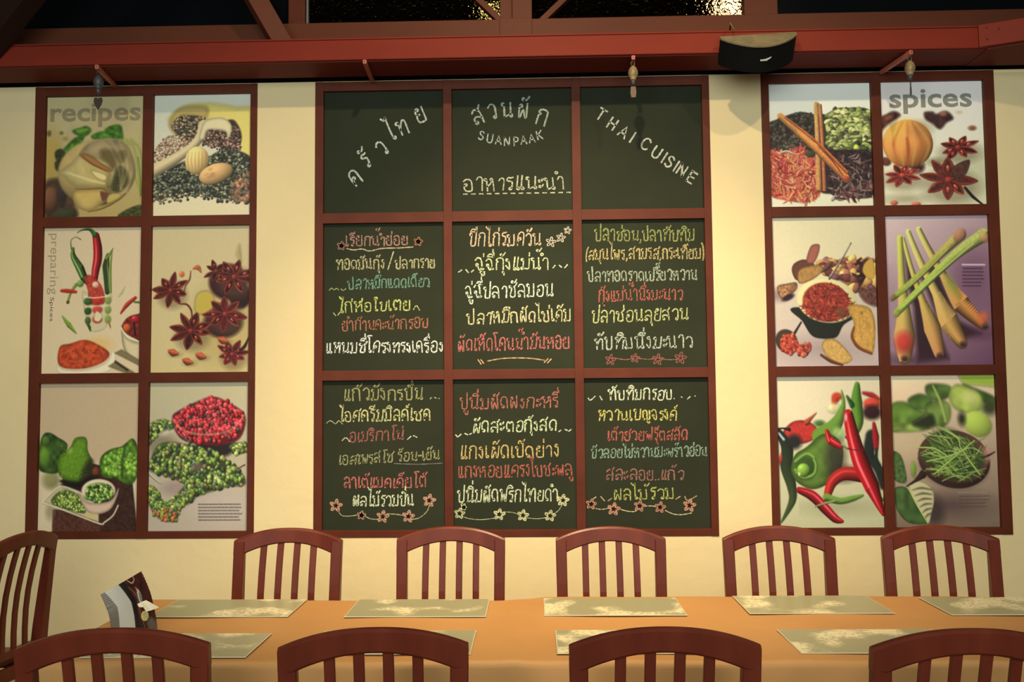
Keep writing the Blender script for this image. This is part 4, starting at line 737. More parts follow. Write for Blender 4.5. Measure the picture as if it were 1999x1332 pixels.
# single-stroke hand lettering: body height 100; o = small ring (x, y, r); other items are strokes of x,y points
HAND = {}
def _hand(src):
    for line in src.strip().splitlines():
        ch, adv, rest = line.split('|'); items = []
        for it in rest.split(';'):
            it = it.strip()
            if not it: continue
            if it[0] == 'o': items.append(('o',) + tuple(float(v) for v in it[1:].split(',')))
            else: items.append(('s', [tuple(float(v) for v in p.split(',')) for p in it.split()]))
        HAND[ch] = (float(adv), items)
_hand("""
ก|80|12,0 12,40 13,58 24,70 10,80 22,96 42,100 62,92 66,70 66,30 66,0
ข|76|o14,84,9;22,78 30,60 20,24 24,6 40,2 58,5 62,22 62,60 62,98
ค|78|12,0 9,40 13,80 36,100 58,92 64,70 64,30 64,0;o29,50,9;22,44 14,30 11,14
ง|52|o20,84,10;30,84 35,60 36,20 30,3 18,18 7,34
จ|64|8,80 26,98 46,92 52,66 52,14 40,0 28,14 25,30;o20,40,9
ฉ|76|8,82 26,100 48,92 54,60 54,30 54,6 66,12;54,26 36,2 26,18 24,34;o18,44,9
ช|80|o14,80,9;22,76 28,58 20,24 24,6 42,2 58,5 62,24 58,68 50,80 64,90 76,110
ซ|80|o13,80,8;20,86 26,76 29,60 20,24 24,6 42,2 58,5 62,24 58,68 50,80 64,90 76,110
ญ|92|14,6 12,58 24,70 11,80 22,98 44,98 52,80 52,4 62,2 78,12 79,60 79,98;o20,8,8;54,-22 64,-34 78,-24
ด|78|o28,12,9;20,16 10,44 14,80 34,100 58,92 64,70 64,30 64,0
ต|80|o28,12,9;20,16 10,44 12,78 24,98 38,82 52,98 65,80 65,30 65,0
ถ|80|o21,9,9;13,14 12,56 24,70 10,80 22,96 42,100 62,92 66,70 66,30 66,0
ท|82|o12,87,9;21,86 21,40 21,0;21,36 44,84 60,98 70,82 70,30 70,0
น|82|o12,87,9;21,86 21,40 21,4;21,4 40,12 56,20;o65,12,9;62,22 63,60 63,98
บ|78|o12,87,9;21,86 20,40 22,6 40,1 58,5 63,30 63,98
ป|78|o12,87,9;21,86 20,40 22,6 40,1 58,5 63,30 63,90 63,142
ผ|80|o25,80,9;17,74 14,50 16,8 24,4 40,54 56,4 65,10 66,60 66,98
ฝ|80|o25,80,9;17,74 14,50 16,8 24,4 40,54 56,4 65,10 66,60 66,142
พ|82|o12,87,9;20,84 22,40 26,2 43,62 60,2 66,40 69,98
ฟ|82|o12,87,9;20,84 22,40 26,2 43,62 60,2 66,40 69,98 69,142
ม|80|o12,87,9;21,86 21,50 21,18;o14,9,9;24,8 44,5 60,6 64,30 64,98
ย|78|o28,86,9;19,82 10,68 20,54 34,52;20,54 11,36 14,8 28,0 54,1 63,12 63,98
ร|58|o32,9,9;40,14 45,50 40,64 16,70 11,80 22,96 34,92 50,98
ล|80|o20,14,9;14,22 11,38 22,50 40,50 62,38;12,82 30,100 56,94 65,70 65,30 65,0
ว|68|10,80 26,98 46,96 57,78 58,40 57,18;o48,9,9
ศ|82|12,0 9,40 13,80 36,100 58,90 64,70 64,30 64,0;o29,50,9;22,44 14,30 11,14;56,92 66,98 78,116
ส|82|o20,14,9;14,22 11,38 22,50 40,50 62,38;12,82 30,100 52,92 64,74 65,30 65,0;52,92 66,102 78,120
ห|82|o12,87,9;21,86 21,40 21,0;21,34 40,48 52,64 56,74;o56,87,9;64,78 67,50 67,0
อ|76|o22,54,9;14,50 10,22 22,2 46,0 61,14 63,76 50,98 28,99 11,84
ฮ|80|o22,54,9;14,50 10,22 22,2 46,0 61,14 63,66 50,78 28,84 11,76;46,80 62,88 76,110
ะ|44|o13,68,8;21,68 30,72 38,86;o13,22,8;21,22 30,26 38,40
า|60|9,78 20,98 38,97 46,78 46,30 46,0
ำ|60|o2,132,10;9,78 20,98 38,97 46,78 46,30 46,0
เ|38|14,100 13,50 13,16;o22,9,9
แ|66|14,100 13,50 13,16;o22,9,9;42,100 41,50 41,16;o50,9,9
โ|52|52,154 32,156 10,150 22,138 27,120 26,60 26,16;o35,9,9
ใ|52|o22,140,8;14,142 16,158 32,160 38,146 28,122 26,60 26,16;o35,9,9
ไ|50|0,160 14,140 24,146 30,160 28,120 26,60 26,16;o35,9,9
ั|0|o-44,124,8;-36,120 -20,122 -6,144
ิ|0|-60,114 -48,134 -26,136 -10,114 -36,116 -60,114
ี|0|-60,114 -48,134 -26,136 -10,114 -36,116 -60,114;-11,114 -9,148
ึ|0|-60,114 -48,134 -26,136 -12,114 -36,116 -60,114;o-10,132,7
ื|0|-60,114 -48,134 -26,136 -10,114 -36,116 -60,114;-22,118 -22,146;-11,114 -9,148
็|0|-54,116 -50,136 -34,136 -38,122;-38,122 -24,120 -14,134 -4,150
่|0|-16,118 -15,144
้|0|o-34,130,7;-27,128 -26,120 -14,128 -2,148
๊|0|-46,122 -38,140 -30,124 -20,126 -10,134 -4,150
์|0|o-26,126,8;-19,130 -6,150
ุ|0|o-18,-18,6;-12,-18 -11,-44
ู|0|o-36,-18,6;-30,-18 -29,-42 -11,-42 -10,-14
,|30|14,8 16,0 6,-20
.|26|8,2 13,4
/|46|2,-14 40,134
(|34|26,140 12,100 12,20 24,-18
)|34|6,140 20,100 20,20 8,-18
-|46|6,46 38,48
T|80|4,100 72,100;38,100 38,0
H|86|10,100 10,0;66,100 66,0;10,50 66,52
A|84|4,0 38,100 72,0;16,34 60,34
I|34|14,100 14,0
C|84|68,84 48,100 24,96 8,70 8,30 26,4 50,0 70,16
U|84|8,100 8,30 22,4 46,0 64,14 68,40 68,100
S|72|60,84 40,100 18,92 14,72 30,56 50,46 60,28 48,6 26,0 8,14
N|88|8,0 8,100;8,100 66,0;66,0 66,100
E|74|62,100 10,100;10,100 10,0;10,0 62,0;10,52 54,52
P|74|10,0 10,100;10,100 44,98 60,80 56,58 38,48 10,46
K|80|10,0 10,100;66,100 12,48;24,58 68,0
""")
def hand_strokes(ch, up=0.0):
    adv, items = HAND[ch]; out = []
    for it in items:
        if it[0] == 'o':
            x, y, r_ = it[1:]; out.append(np.array([(x + r_ * math.cos(a), y + up + r_ * math.sin(a)) for a in [k * math.pi / 4 for k in range(9)]]))
        else:
            P = it[1]
            if len(P) == 2 or ch in 'THAIEN': Q = np.array(P, float)
            else: Q = catmull(P, False, 4)
            Q = Q.copy(); Q[:, 1] += up; out.append(Q)
    return adv, out
def ribbon(P, wd, V, F, tf):
    n = len(P); base = len(V); closed = n > 2 and np.linalg.norm(P[0] - P[-1]) < 1e-6
    for i in range(n):
        a = P[i - 1] if i else (P[-2] if closed else P[0]); b_ = P[i + 1] if i < n - 1 else (P[1] if closed else P[-1])
        t = b_ - a; t = t / (np.linalg.norm(t) + 1e-9); nn = np.array([-t[1], t[0]]) * wd / 2 * (1 + .18 * math.sin(P[i][0] * .9 + P[i][1] * 1.7 + i))
        p = P[i] + (0 if closed else (-t * wd * .35 if i == 0 else t * wd * .35 if i == n - 1 else 0))
        V += [tf(*(p + nn)), tf(*(p - nn))]
        if i: k = base + 2 * i; F.append((k - 2, k - 1, k + 1, k))

UP = 'ัิีึืํ็'; TONE = '่้๊๋์'
def line_geo(text, rs, wob=0.03):
    """lay the characters out along x, tone marks stacked above upper vowels"""
    V, F, x, n = [], [], 0.0, 0; prev_up = False; chars = list(text)
    for k, ch in enumerate(chars):
        v, fc, adv = glyph(ch); v = v.copy(); dy = 0.0
        if ch in TONE:
            nxt = chars[k + 1] if k + 1 < len(chars) else ''
            if prev_up or nxt == 'ำ': dy = 0.20
        if len(v):
            if ch not in UP + TONE + 'ุู':
                a = rs.uniform(-wob, wob) * 2.6; s_ = 1 + rs.uniform(-.12, .14) * (wob > 0); sh = rs.uniform(-.10, .10) * (wob > 0); v = v @ np.array([[math.cos(a), math.sin(a), 0], [-math.sin(a) + sh, math.cos(a), 0], [0, 0, 1]]) * np.array([rs.uniform(.92, 1.08) if wob else 1, s_, 1]); jy = rs.uniform(-.045, .045) * (wob > 0)
            else: jy = rs.uniform(-.015, .015)
            v = v + np.array([x, dy + jy, 0]); V.append(v); F += [tuple(i + n for i in q) for q in fc]; n += len(v)
        prev_up = ch in UP; x += adv * (1.02 + rs.uniform(-.03, .03))
    V = np.concatenate(V); q = 1.0 if wob else 0.0; V[:, 0] += q * (.016 * np.sin(V[:, 1] * 17 + V[:, 0] * 7) + .008 * np.sin(V[:, 1] * 47)); V[:, 1] += q * (.018 * np.sin(V[:, 0] * 9 + 1) + .009 * np.sin(V[:, 0] * 37 + V[:, 1] * 11))
    return V, F

# photo-measured openings in metres: columns (x) and rows (z)
COLS = {'L': [(-2.4706, -1.970), (-1.9184, -1.4229)], 'M': [(-1.0522, -0.4513), (-0.4074, 0.1905), (0.2353, 0.8388)], 'R': [(1.170, 1.6717), (1.720, 2.2224)]}
OUT = {'L': (-2.523, -1.3874), 'M': (-1.0948, 0.8762), 'R': (1.1315, 2.2739)}
ROWS = [(3.040, 2.4193), (2.3677, 1.6328), (1.584, 0.8523)]
ZB, ZT = 0.8169, 3.088
YP = 0.018          # plane of posters and chalkboards
YF = -0.005          # front of the frame timbers
def frame_thing(key, name, label, cat):
    x0, x1 = OUT[key]; e = empty(name, (x0, 0, ZB)); tag(e, label, cat)
    T = lambda x, z: (x - x0, z - ZB)
    cols = COLS[key]
    edges = [x0] + [v for c in cols for v in c] + [x1]
    for i in range(0, len(edges), 2):
        a, b = T(edges[i], ZB)[0], T(edges[i + 1], ZB)[0]
        obj('stile', box((a + .0006, YF, 0.0006), (b - .0006 * (i == 2 * (len(edges) // 2 - 1)), 0.048, ZT - ZB - .0006), 0.002), M['frame'], e)
    zs = [ZT, ROWS[0][0], ROWS[0][1], ROWS[1][0], ROWS[1][1], ROWS[2][0], ROWS[2][1], ZB]
    for i in range(0, 8, 2):
        z1, z0 = zs[i] - ZB, zs[i + 1] - ZB
        for c in cols: obj('rail', box((c[0] - x0 - .002, YF + .002, z0 + .0006 * (i == 6)), (c[1] - x0 + .002, 0.0475, z1 - .0006 * (i == 0)), 0.002), M['frame'], e)
    return e, x0
painters = {'L': [[poster_garlic, poster_pepper], [poster_chilli_glass, poster_anise], [poster_lime, poster_berries]], 'R': [[poster_cinnamon, poster_nutmeg], [poster_turmeric, poster_lemongrass], [poster_peppers, poster_coconut]]}
plab = {'L': [['poster of a garlic bulb with herbs under the word recipes', 'poster of peppercorns with wooden spoon and nutmegs'], ['poster of red and green chillies standing in a glass', 'poster of dark star anise on cream'], ['poster of green limes and a small white bowl', 'poster of red and green peppercorn berries']],
        'R': [['poster of crossed cinnamon sticks over spice heaps', 'poster of nutmeg and star anise under the word spices'], ['poster of grated red root in a bowl with spoon', 'poster of lemongrass stalks on purple'], ['poster of glossy red and green peppers', 'poster of shredded lime leaves in a dark ladle']]}
WB = {'L': [[(189, 183, 167), (197, 185, 165)], [(197, 189, 173), (210, 200, 184)], [(187, 183, 168), (208, 194, 173)]], 'R': [[(222, 196, 168), (200, 181, 158)], [(232, 212, 188), (199, 190, 162)], [(229, 209, 180), (188, 183, 163)]]}
FR = {}
for key, name, lab, cat in (('L', 'poster_frame', 'red-brown wooden frame holding six spice posters, garlic poster at its top corner', 'poster frame'), ('R', 'poster_frame', 'red-brown wooden frame holding six spice posters, lemongrass poster on purple among them', 'poster frame')):
    e, x0 = frame_thing(key, name, lab, cat); FR[key] = e
    for rI in range(3):
        for cI in range(2):
            a, b = COLS[key][cI]; zt, zb = ROWS[rI]
            me = poster_mesh(painters[key][rI][cI](), b - a + .004, zt - zb + .004, WB[key][rI][cI])
            o = obj('poster', me, None, e, (a - x0 - .002, YP, zb - ZB - .002)); o['label'] = plab[key][rI][cI]
            wd, hd = b - a, zt - zb
            def printed(text, u0, u1, v0, v1, col, vertical=False, bold=.012, mono=False):
                rs = np.random.RandomState(1); _gc.clear(); BOLD[0] = .022 if not vertical else 0.0; V, F = line_geo(text, rs, 0); _gc.clear(); BOLD[0] = 0.0
                c = V.copy(); lo, hi = c.min(0), c.max(0)
                if vertical:   # reads downwards
                    X = u0 + (c[:, 1] - lo[1]) / (hi[1] - lo[1]) * (u1 - u0); Z = v0 + (c[:, 0] - lo[0]) / (hi[0] - lo[0]) * (v1 - v0)
                else:
                    X = u0 + (c[:, 0] - lo[0]) / (hi[0] - lo[0]) * (u1 - u0); Z = v1 + (c[:, 1] - lo[1]) / (hi[1] - lo[1]) * (v0 - v1)
                vs_ = [(x * wd, -.0006, (1 - z) * hd) for x, z in zip(X, Z)]
                m_ = bpy.data.meshes.new('lettering'); m_.from_pydata(vs_, [], F if not vertical else [q[::-1] for q in F]); m_.update()
                ln = np.array(col); al = lin_np(ln.astype(float)) / lin_np(np.array(WB[key][rI][cI], float)) * .52
                return obj('lettering', m_, mat('print_ink', tuple(al) + (1,), .5), o)
            if (key, rI, cI) == ('L', 0, 0): printed('recipes', .035, .965, .050, .250, (150, 134, 92))
            if (key, rI, cI) == ('R', 0, 1): printed('spices', .10, .905, .055, .255, (150, 138, 112))
            if (key, rI, cI) == ('L', 1, 0):
                printed('preparing', .04, .15, .035, .455, (172, 152, 114), True); printed('Spices', .065, .115, .475, .64, (96, 82, 66), True)

# ------------------------------------------------------------------ chalkboard menu
e, mx0 = frame_thing('M', 'menu_board', 'large nine-panel chalkboard menu with Thai writing in a red-brown wooden frame', 'menu board')
FR['M'] = e
# photo-measured panel corners (TL, TR, BR, BL) used to turn measured writing positions into board positions
PQ = {(0, 0): [(631.5, 178), (865, 175), (865, 413), (631.5, 415)], (0, 1): [(882, 174), (1116.5, 171), (1116, 411), (882, 412)], (0, 2): [(1132, 169), (1369, 166), (1373, 408), (1134, 412)],
      (1, 0): [(631, 435), (865, 434), (866.5, 722), (630.5, 722)], (1, 1): [(882.5, 432), (1117.4, 430), (1121.5, 720), (885, 721)], (1, 2): [(1135, 430), (1373.4, 428), (1380.6, 720), (1139, 718)],
      (2, 0): [(628.7, 742), (866.5, 741), (869.4, 1037), (628.7, 1036)], (2, 1): [(884, 740), (1123, 740), (1125.8, 1036), (885.6, 1035)], (2, 2): [(1140, 738), (1382, 738), (1392.6, 1035), (1147, 1037)]}
CO = {0: (610, 420), 1: (870, 420), 2: (1120, 420)}
class Board:
    def __init__(s, rI, cI):
        a, b = COLS['M'][cI]; zt, zb = ROWS[rI]; s.w, s.h = b - a, zt - zb; s.q = PQ[(rI, cI)]; s.r, s.c = rI, cI
        s.o = obj('chalkboard', box((0, 0, 0), (s.w + .004, .006, s.h + .004)), M['board'], e, (a - mx0 - .002, YP, zb - ZB - .002)); s.n = 0
    def px(s, x, y):
        if s.r: 
            k = 4.163; ox = CO[s.c][0]; oy = 420 if s.r == 1 else 730; x, y = ox + x / k, oy + y / k
        (x0, y0), (x1, y1), (x2, y2), (x3, y3) = s.q; U, v = .5, .5
        for _ in range(3):
            yt = y0 + (y1 - y0) * U; yb = y3 + (y2 - y3) * U; v = (y - yt) / (yb - yt); xl = x0 + (x3 - x0) * v; xr = x1 + (x2 - x1) * v; U = (x - xl) / (xr - xl)
        return U * s.w + .002, (1 - v) * s.h + .002
    def add(s, name, V2, F, col, label=None):
        s.n += 1; y = -.0004 - .00006 * s.n
        m_ = bpy.data.meshes.new(name); m_.from_pydata([(a, y, b) for a, b in V2], [], F); m_.update()
        o = obj(name, m_, chalk(col), s.o)
        if label: o['label'] = label
        return o
    def write(s, text, x0, x1, yb0, yb1, h, col):
        """text spans x0..x1 at baseline yb0..yb1 with body height h"""
        rs = np.random.RandomState(len(text) * 7 + int(x1)); S, x, prev = [], 0.0, False; chars = list(text)
        for k, ch in enumerate(chars):
            if ch == ' ': x += 40; continue
            up = 0.0
            if ch in TONE: up = 34 if prev or (k + 1 < len(chars) and chars[k + 1] == 'ำ') else 0
            adv, st = hand_strokes(ch, up); mark = adv == 0
            sx, sy, sh, jy, rot = (1, 1, 0, rs.uniform(-3, 3), rs.uniform(-.06, .06)) if mark else (rs.uniform(.92, 1.06), rs.uniform(.9, 1.12), rs.uniform(-.08, .1), rs.uniform(-4, 4), rs.uniform(-.05, .05))
            for P in st:
                Q = P.copy(); Q[:, 0] = P[:, 0] * sx + P[:, 1] * (sh + rot) * (0 if mark else 1); Q[:, 1] = P[:, 1] * sy + jy - P[:, 0] * rot * .5; Q[:, 0] += x; S.append(Q)
            prev = ch in UP; x += adv * sx * 1.04
        lo = min(q[:, 0].min() for q in S); hi = max(q[:, 0].max() for q in S); kx = (x1 - x0) / (hi - lo); ky = h / 100.0; V, F = [], []
        px = 11.5 if s.r else 2.9
        for Q in S:
            P = np.stack([x0 + (Q[:, 0] - lo) * kx, yb0 + (Q[:, 0] - lo) / (hi - lo) * (yb1 - yb0) - Q[:, 1] * ky], 1)
            ribbon(P, px * rs.uniform(.78, 1.1), V, F, s.px)
        cn = 'white' if min(col) > 150 else 'pink' if col[0] > 150 and col[1] < 120 else 'yellow' if col[2] < 130 and col[1] > 140 else 'pale'
        return s.add('chalk_writing', V, F, col, cn + ' chalk line of writing')
    def letter(s, ch, cx, cy, size, rot, col, acc):
        a = R(rot); c, sn = math.cos(a), math.sin(a); k = size / 100.0; adv0 = HAND[ch[0]][0]
        for n_, m in enumerate(ch):
            adv, st = hand_strokes(m)
            for P in st:
                Q = P + np.array([adv0 if n_ else 0, 0]) - np.array([adv0 / 2, 50]); Q = Q * k
                W_ = np.stack([cx + Q[:, 0] * c - Q[:, 1] * sn, cy - (Q[:, 0] * sn + Q[:, 1] * c)], 1); ribbon(W_, 3.4 if size > 18 else 2.4, acc[0], acc[1], s.px)
    def stroke(s, lines, wd, col, name='chalk_drawing'):
        V, F = [], []
        for ln in lines:
            P = catmull(ln, False, 5) if len(ln) > 2 else np.array(ln, float)
            for i in range(len(P)):
                t = P[min(i + 1, len(P) - 1)] - P[max(i - 1, 0)]; t = t / (np.linalg.norm(t) + 1e-9); nn = np.array([-t[1], t[0]]) * wd * (1 + .3 * math.sin(i * 2.3)) / 2
                V += [s.px(*(P[i] + nn)), s.px(*(P[i] - nn))]
                if i: k = len(V); F.append((k - 4, k - 3, k - 1, k - 2))
        return s.add(name, V, F, col)
    def lines(s, lst, wd, col, name='chalk_line'):
        for ln in lst: s.stroke([ln], wd, col, name)
    def flower(s, lst, col, outline=False):
        L_ = []
        for (x, y, rd) in lst:
            for k in range(5):
                a = R(-90 + 72 * k + 9); 
                p = lambda al, sd: (x + math.cos(a) * al - math.sin(a) * sd, y + math.sin(a) * al + math.cos(a) * sd)
                L_.append([p(rd * .1, 0), p(rd * .6, rd * .22), p(rd, 0), p(rd * .6, -rd * .22), p(rd * .1, 0)])
                if not outline: L_.append([p(rd * .1, 0), p(rd * .85, 0)])
            s.stroke(L_, 11 if not outline else 8, col, 'chalk_flower'); L_ = []
B = {(i, j): Board(i, j) for i in range(3) for j in range(3)}
# top row
def arc_letters(b, items, col, label):
    for ch, cx, cy, size, rot in items:
        acc = [[], [], 0]; b.letter(ch, cx, cy, size * 1.18, rot, col, acc); b.add('chalk_letter', acc[0], acc[1], col)
arc_letters(B[0, 0], [('ค', 692, 344, 25, 38), ('รั', 713, 311, 24, 30), ('ว', 744, 288, 24, 38), ('ไ', 762, 257, 25, 25), ('ท', 785, 247, 24, 22), ('ย', 820, 222, 25, 22)], (215, 205, 175), 'white chalk writing rising to the right')
arc_letters(B[0, 1], [('ส', 933, 226, 25, 24), ('ว', 961, 216, 24, 10), ('น', 991, 213, 25, 2), ('ผั', 1022, 214, 25, -6), ('ก', 1060, 228, 26, -18)], (185, 180, 150), 'arched chalk heading')
arc_letters(B[0, 1], [(c, x, y, 14, r_) for c, x, y, r_ in (('S', 940, 263, -14), ('U', 957, 269, -10), ('A', 974, 272, -6), ('N', 991, 275, -2), ('P', 1008, 275, 2), ('A', 1023, 272, 6), ('A', 1039, 269, 9), ('K', 1054, 263, 12))], (190, 185, 160), 'small curved chalk word')
B[0, 1].write('อาหารแนะนำ', 904, 1099, 371, 369, 25, (205, 190, 145))
B[0, 1].lines([[(903 + i * 15.5, 377 - i * .1), (912 + i * 15.5, 377 - i * .1)] for i in range(14)], 2.2, (205, 190, 145))
arc_letters(B[0, 2], [(c, x, y, 19, -33) for c, x, y in (('T', 1174, 222), ('H', 1197, 241), ('A', 1219, 257), ('I', 1236, 268), ('C', 1262, 281), ('U', 1283, 298), ('I', 1298, 308), ('S', 1308, 316), ('I', 1321, 325), ('N', 1333, 333), ('E', 1351, 347))], (212, 198, 165), 'chalk words descending to the right')
# middle row
b = B[1, 0]
b.write('เรียกน้ำย่อย', 270, 765, 242, 238, 78, (196, 118, 104)); b.lines([[(270, 262), (330, 275), (400, 268), (460, 285), (560, 265), (700, 262), (815, 255)]], 9, (215, 180, 130)); b.flower([(230, 240, 34)], (200, 120, 110)); b.flower([(855, 212, 34)], (215, 120, 80))
b.write('ทอดมันกุ้ง', 190, 575, 432, 430, 76, (200, 178, 118)); b.lines([[(608, 440), (655, 290)]], 9, (205, 185, 130)); b.write('ปลากราย', 668, 985, 432, 428, 70, (200, 180, 120))
b.write('ปลาหมึกแดดเดียว', 280, 945, 596, 580, 74, (112, 150, 116)); b.lines([[(130, 605), (150, 585), (170, 600), (190, 588), (210, 602)], [(225, 590), (245, 605), (268, 590)]], 7, (180, 175, 110))
b.write('ไก่ห่อใบเตย', 215, 785, 785, 768, 76, (208, 200, 96)); b.lines([[(165, 785), (185, 812)], [(200, 808), (230, 770)], [(815, 770), (840, 735), (868, 775)]], 8, (200, 190, 110))
b.write('ยำก้านคะน้ากรอบ', 240, 930, 935, 915, 76, (192, 96, 72)); b.write('แหนมซี่โครงทรงเครื่อง', 115, 1050, 1112, 1112, 84, (238, 226, 200))
b = B[1, 1]
b.write('ปีกไก่รมควัน', 195, 772, 242, 242, 100, (236, 186, 140)); b.flower([(855, 215, 42), (935, 180, 38), (990, 120, 30)], (212, 180, 150), True)
b.write('ฉู่ฉี่กุ้งแม่น้ำ', 240, 830, 442, 438, 95, (228, 216, 150)); dash = lambda l: b.lines([[(x0, y0), (x1, y1)] for x0, y0, x1, y1 in l], 9, (225, 210, 170))
dash([(100, 460, 130, 440), (160, 435, 185, 465), (205, 460, 228, 440), (870, 430, 890, 405), (920, 405, 945, 425), (965, 430, 990, 400)])
b.write('ฉู่ฉี่ปลาซัลมอน', 160, 872, 672, 662, 98, (222, 220, 182)); b.write('ปลาหมึกผัดไข่เค็ม', 170, 1010, 885, 860, 92, (226, 200, 136)); b.write('ผัดเห็ดโคนน้ำมันหอย', 105, 1000, 1102, 1085, 96, (216, 92, 98))
b.lines([[(340, 1185), (450, 1165), (580, 1160), (700, 1165), (805, 1180)], [(262, 1170), (290, 1210)], [(285, 1170), (312, 1205)], [(800, 1200), (835, 1165)], [(825, 1205), (860, 1168)]], 9, (226, 150, 106))
b = B[1, 2]
b.write('ปลาช่อน,ปลาทับทิม', 170, 975, 208, 212, 88, (156, 152, 78)); b.write('(สมุนไพร,สามรส,กระเทียม)', 100, 1055, 360, 358, 80, (204, 168, 98)); b.write('ปลาทอดราดเปรี้ยวหวาน', 110, 1000, 538, 532, 78, (172, 170, 138))
b.write('กุ้งแม่น้ำนึ่งมะนาว', 205, 885, 702, 692, 84, (196, 80, 70)); b.write('ปลาช่อนลุยสวน', 150, 930, 872, 855, 92, (206, 196, 116)); b.write('ทับทิมนึ่งมะนาว', 170, 965, 1090, 1085, 94, (192, 188, 158))
b.lines([[(330, 1160), (420, 1175), (500, 1165), (600, 1175), (690, 1170), (780, 1182), (870, 1175)]], 7, (176, 92, 80)); b.flower([(300, 1175, 44), (500, 1165, 38), (685, 1178, 46), (870, 1170, 50)], (170, 80, 74), True)
b = B[2, 0]
b.write('แก้วมังกรปั่น', 255, 890, 212, 212, 92, (166, 154, 90)); b.lines([[(950, 205), (965, 190)], [(985, 190), (1005, 200)], [(1020, 200), (1030, 202)]], 8, (190, 180, 130))
b.write('ไอศครีมมิลค์เชค', 215, 950, 388, 382, 90, (216, 196, 120)); b.lines([[(105, 400), (130, 380), (150, 385), (180, 405), (205, 380), (238, 408)]], 7, (200, 180, 130))
b.write('อเมริกาโน่', 300, 735, 555, 540, 78, (182, 80, 84)); b.lines([[(232, 545), (265, 520), (298, 555)], [(765, 540), (800, 510)], [(815, 505), (848, 522)]], 8, (215, 205, 170))
b.write('เอสเพรสโซ', 215, 660, 742, 722, 72, (164, 152, 96)); b.write('ร้อน-เย็น', 695, 1030, 718, 700, 72, (168, 150, 90)); b.lines([[(660, 735), (860, 742), (1055, 735)]], 6, (150, 120, 120))
b.write('ลาเต้แมคเคียโต้', 255, 930, 932, 930, 82, (218, 90, 104)); b.write('ผลไม้รวมปั่น', 330, 820, 1080, 1082, 86, (232, 222, 168))
b.lines([[(210, 1130), (240, 1158), (310, 1160), (380, 1150)], [(420, 1160), (470, 1185), (540, 1190)], [(600, 1145), (680, 1150), (760, 1165)], [(810, 1192), (870, 1180), (930, 1130), (950, 1080)]], 7, (196, 176, 120)); b.flower([(185, 1075, 52), (395, 1155, 34), (570, 1168, 50), (780, 1168, 50), (950, 1040, 52)], (228, 142, 112))
b = B[2, 1]
b.write('ปูนิ่มผัดผงกะหรี่', 115, 922, 288, 278, 92, (200, 92, 78)); b.write('ผัดสะตอกุ้งสด', 225, 900, 482, 465, 86, (222, 220, 156)); dash([(75, 495, 95, 515), (95, 515, 125, 490), (150, 485, 180, 498), (190, 495, 210, 485), (920, 480, 942, 465), (970, 460, 995, 470), (1000, 478, 1025, 460)])
b.write('แกงเผ็ดเป็ดย่าง', 125, 916, 692, 682, 98, (228, 180, 96)); b.write('แกงหอยแครงใบชะพลู', 105, 1035, 850, 838, 92, (206, 84, 70)); b.write('ปูนิ่มผัดพริกไทยดำ', 95, 910, 1048, 1045, 96, (226, 216, 160))
b.lines([[(125, 1160), (180, 1180), (280, 1192), (400, 1180)], [(470, 1130), (540, 1135), (590, 1150)], [(660, 1180), (740, 1188), (820, 1180)], [(880, 1150), (920, 1120), (950, 1070)]], 6, (190, 186, 130)); b.flower([(110, 1140, 42), (145, 1090, 20), (435, 1150, 46), (628, 1160, 46), (850, 1165, 44), (955, 1040, 48)], (242, 222, 150))
b = B[2, 2]
b.write('ทับทิมกรอบ', 285, 800, 215, 215, 86, (226, 216, 170)); b.lines([[(120, 195), (140, 215), (180, 180)], [(215, 180), (235, 215)], [(820, 205), (828, 208)], [(880, 190), (890, 200)], [(930, 215), (955, 190)], [(990, 185), (998, 190)]], 9, (215, 205, 165))
b.write('หวานเบญจรงค์', 210, 850, 382, 384, 82, (222, 196, 88)); b.write('เต้าฮวยฟรุ๊ตสลัด', 290, 932, 552, 548, 78, (208, 80, 74)); b.write('บัวลอยไข่หวานมะพร้าวอ่อน', 155, 1095, 697, 680, 76, (142, 160, 128))
b.write('สละลอย..แก้ว', 280, 910, 880, 872, 82, (178, 96, 88)); b.write('ผลไม้รวม', 345, 825, 1040, 1030, 88, (192, 182, 80)); b.lines([[(165, 1035), (195, 1015)], [(230, 1010), (265, 1050)], [(290, 1050), (325, 1025)], [(845, 1035), (885, 1010)], [(920, 1010), (945, 1045), (1020, 1005)]], 8, (206, 170, 110))
b.lines([[(190, 1110), (240, 1118), (300, 1108)], [(380, 1110), (440, 1130), (510, 1135), (540, 1110)], [(590, 1090), (660, 1090), (700, 1100)], [(760, 1125), (830, 1155), (900, 1160), (980, 1145)]], 8, (216, 180, 120)); b.flower([(155, 1075, 42), (340, 1115, 52), (552, 1090, 46), (720, 1100, 44), (960, 1085, 52)], (228, 136, 106))

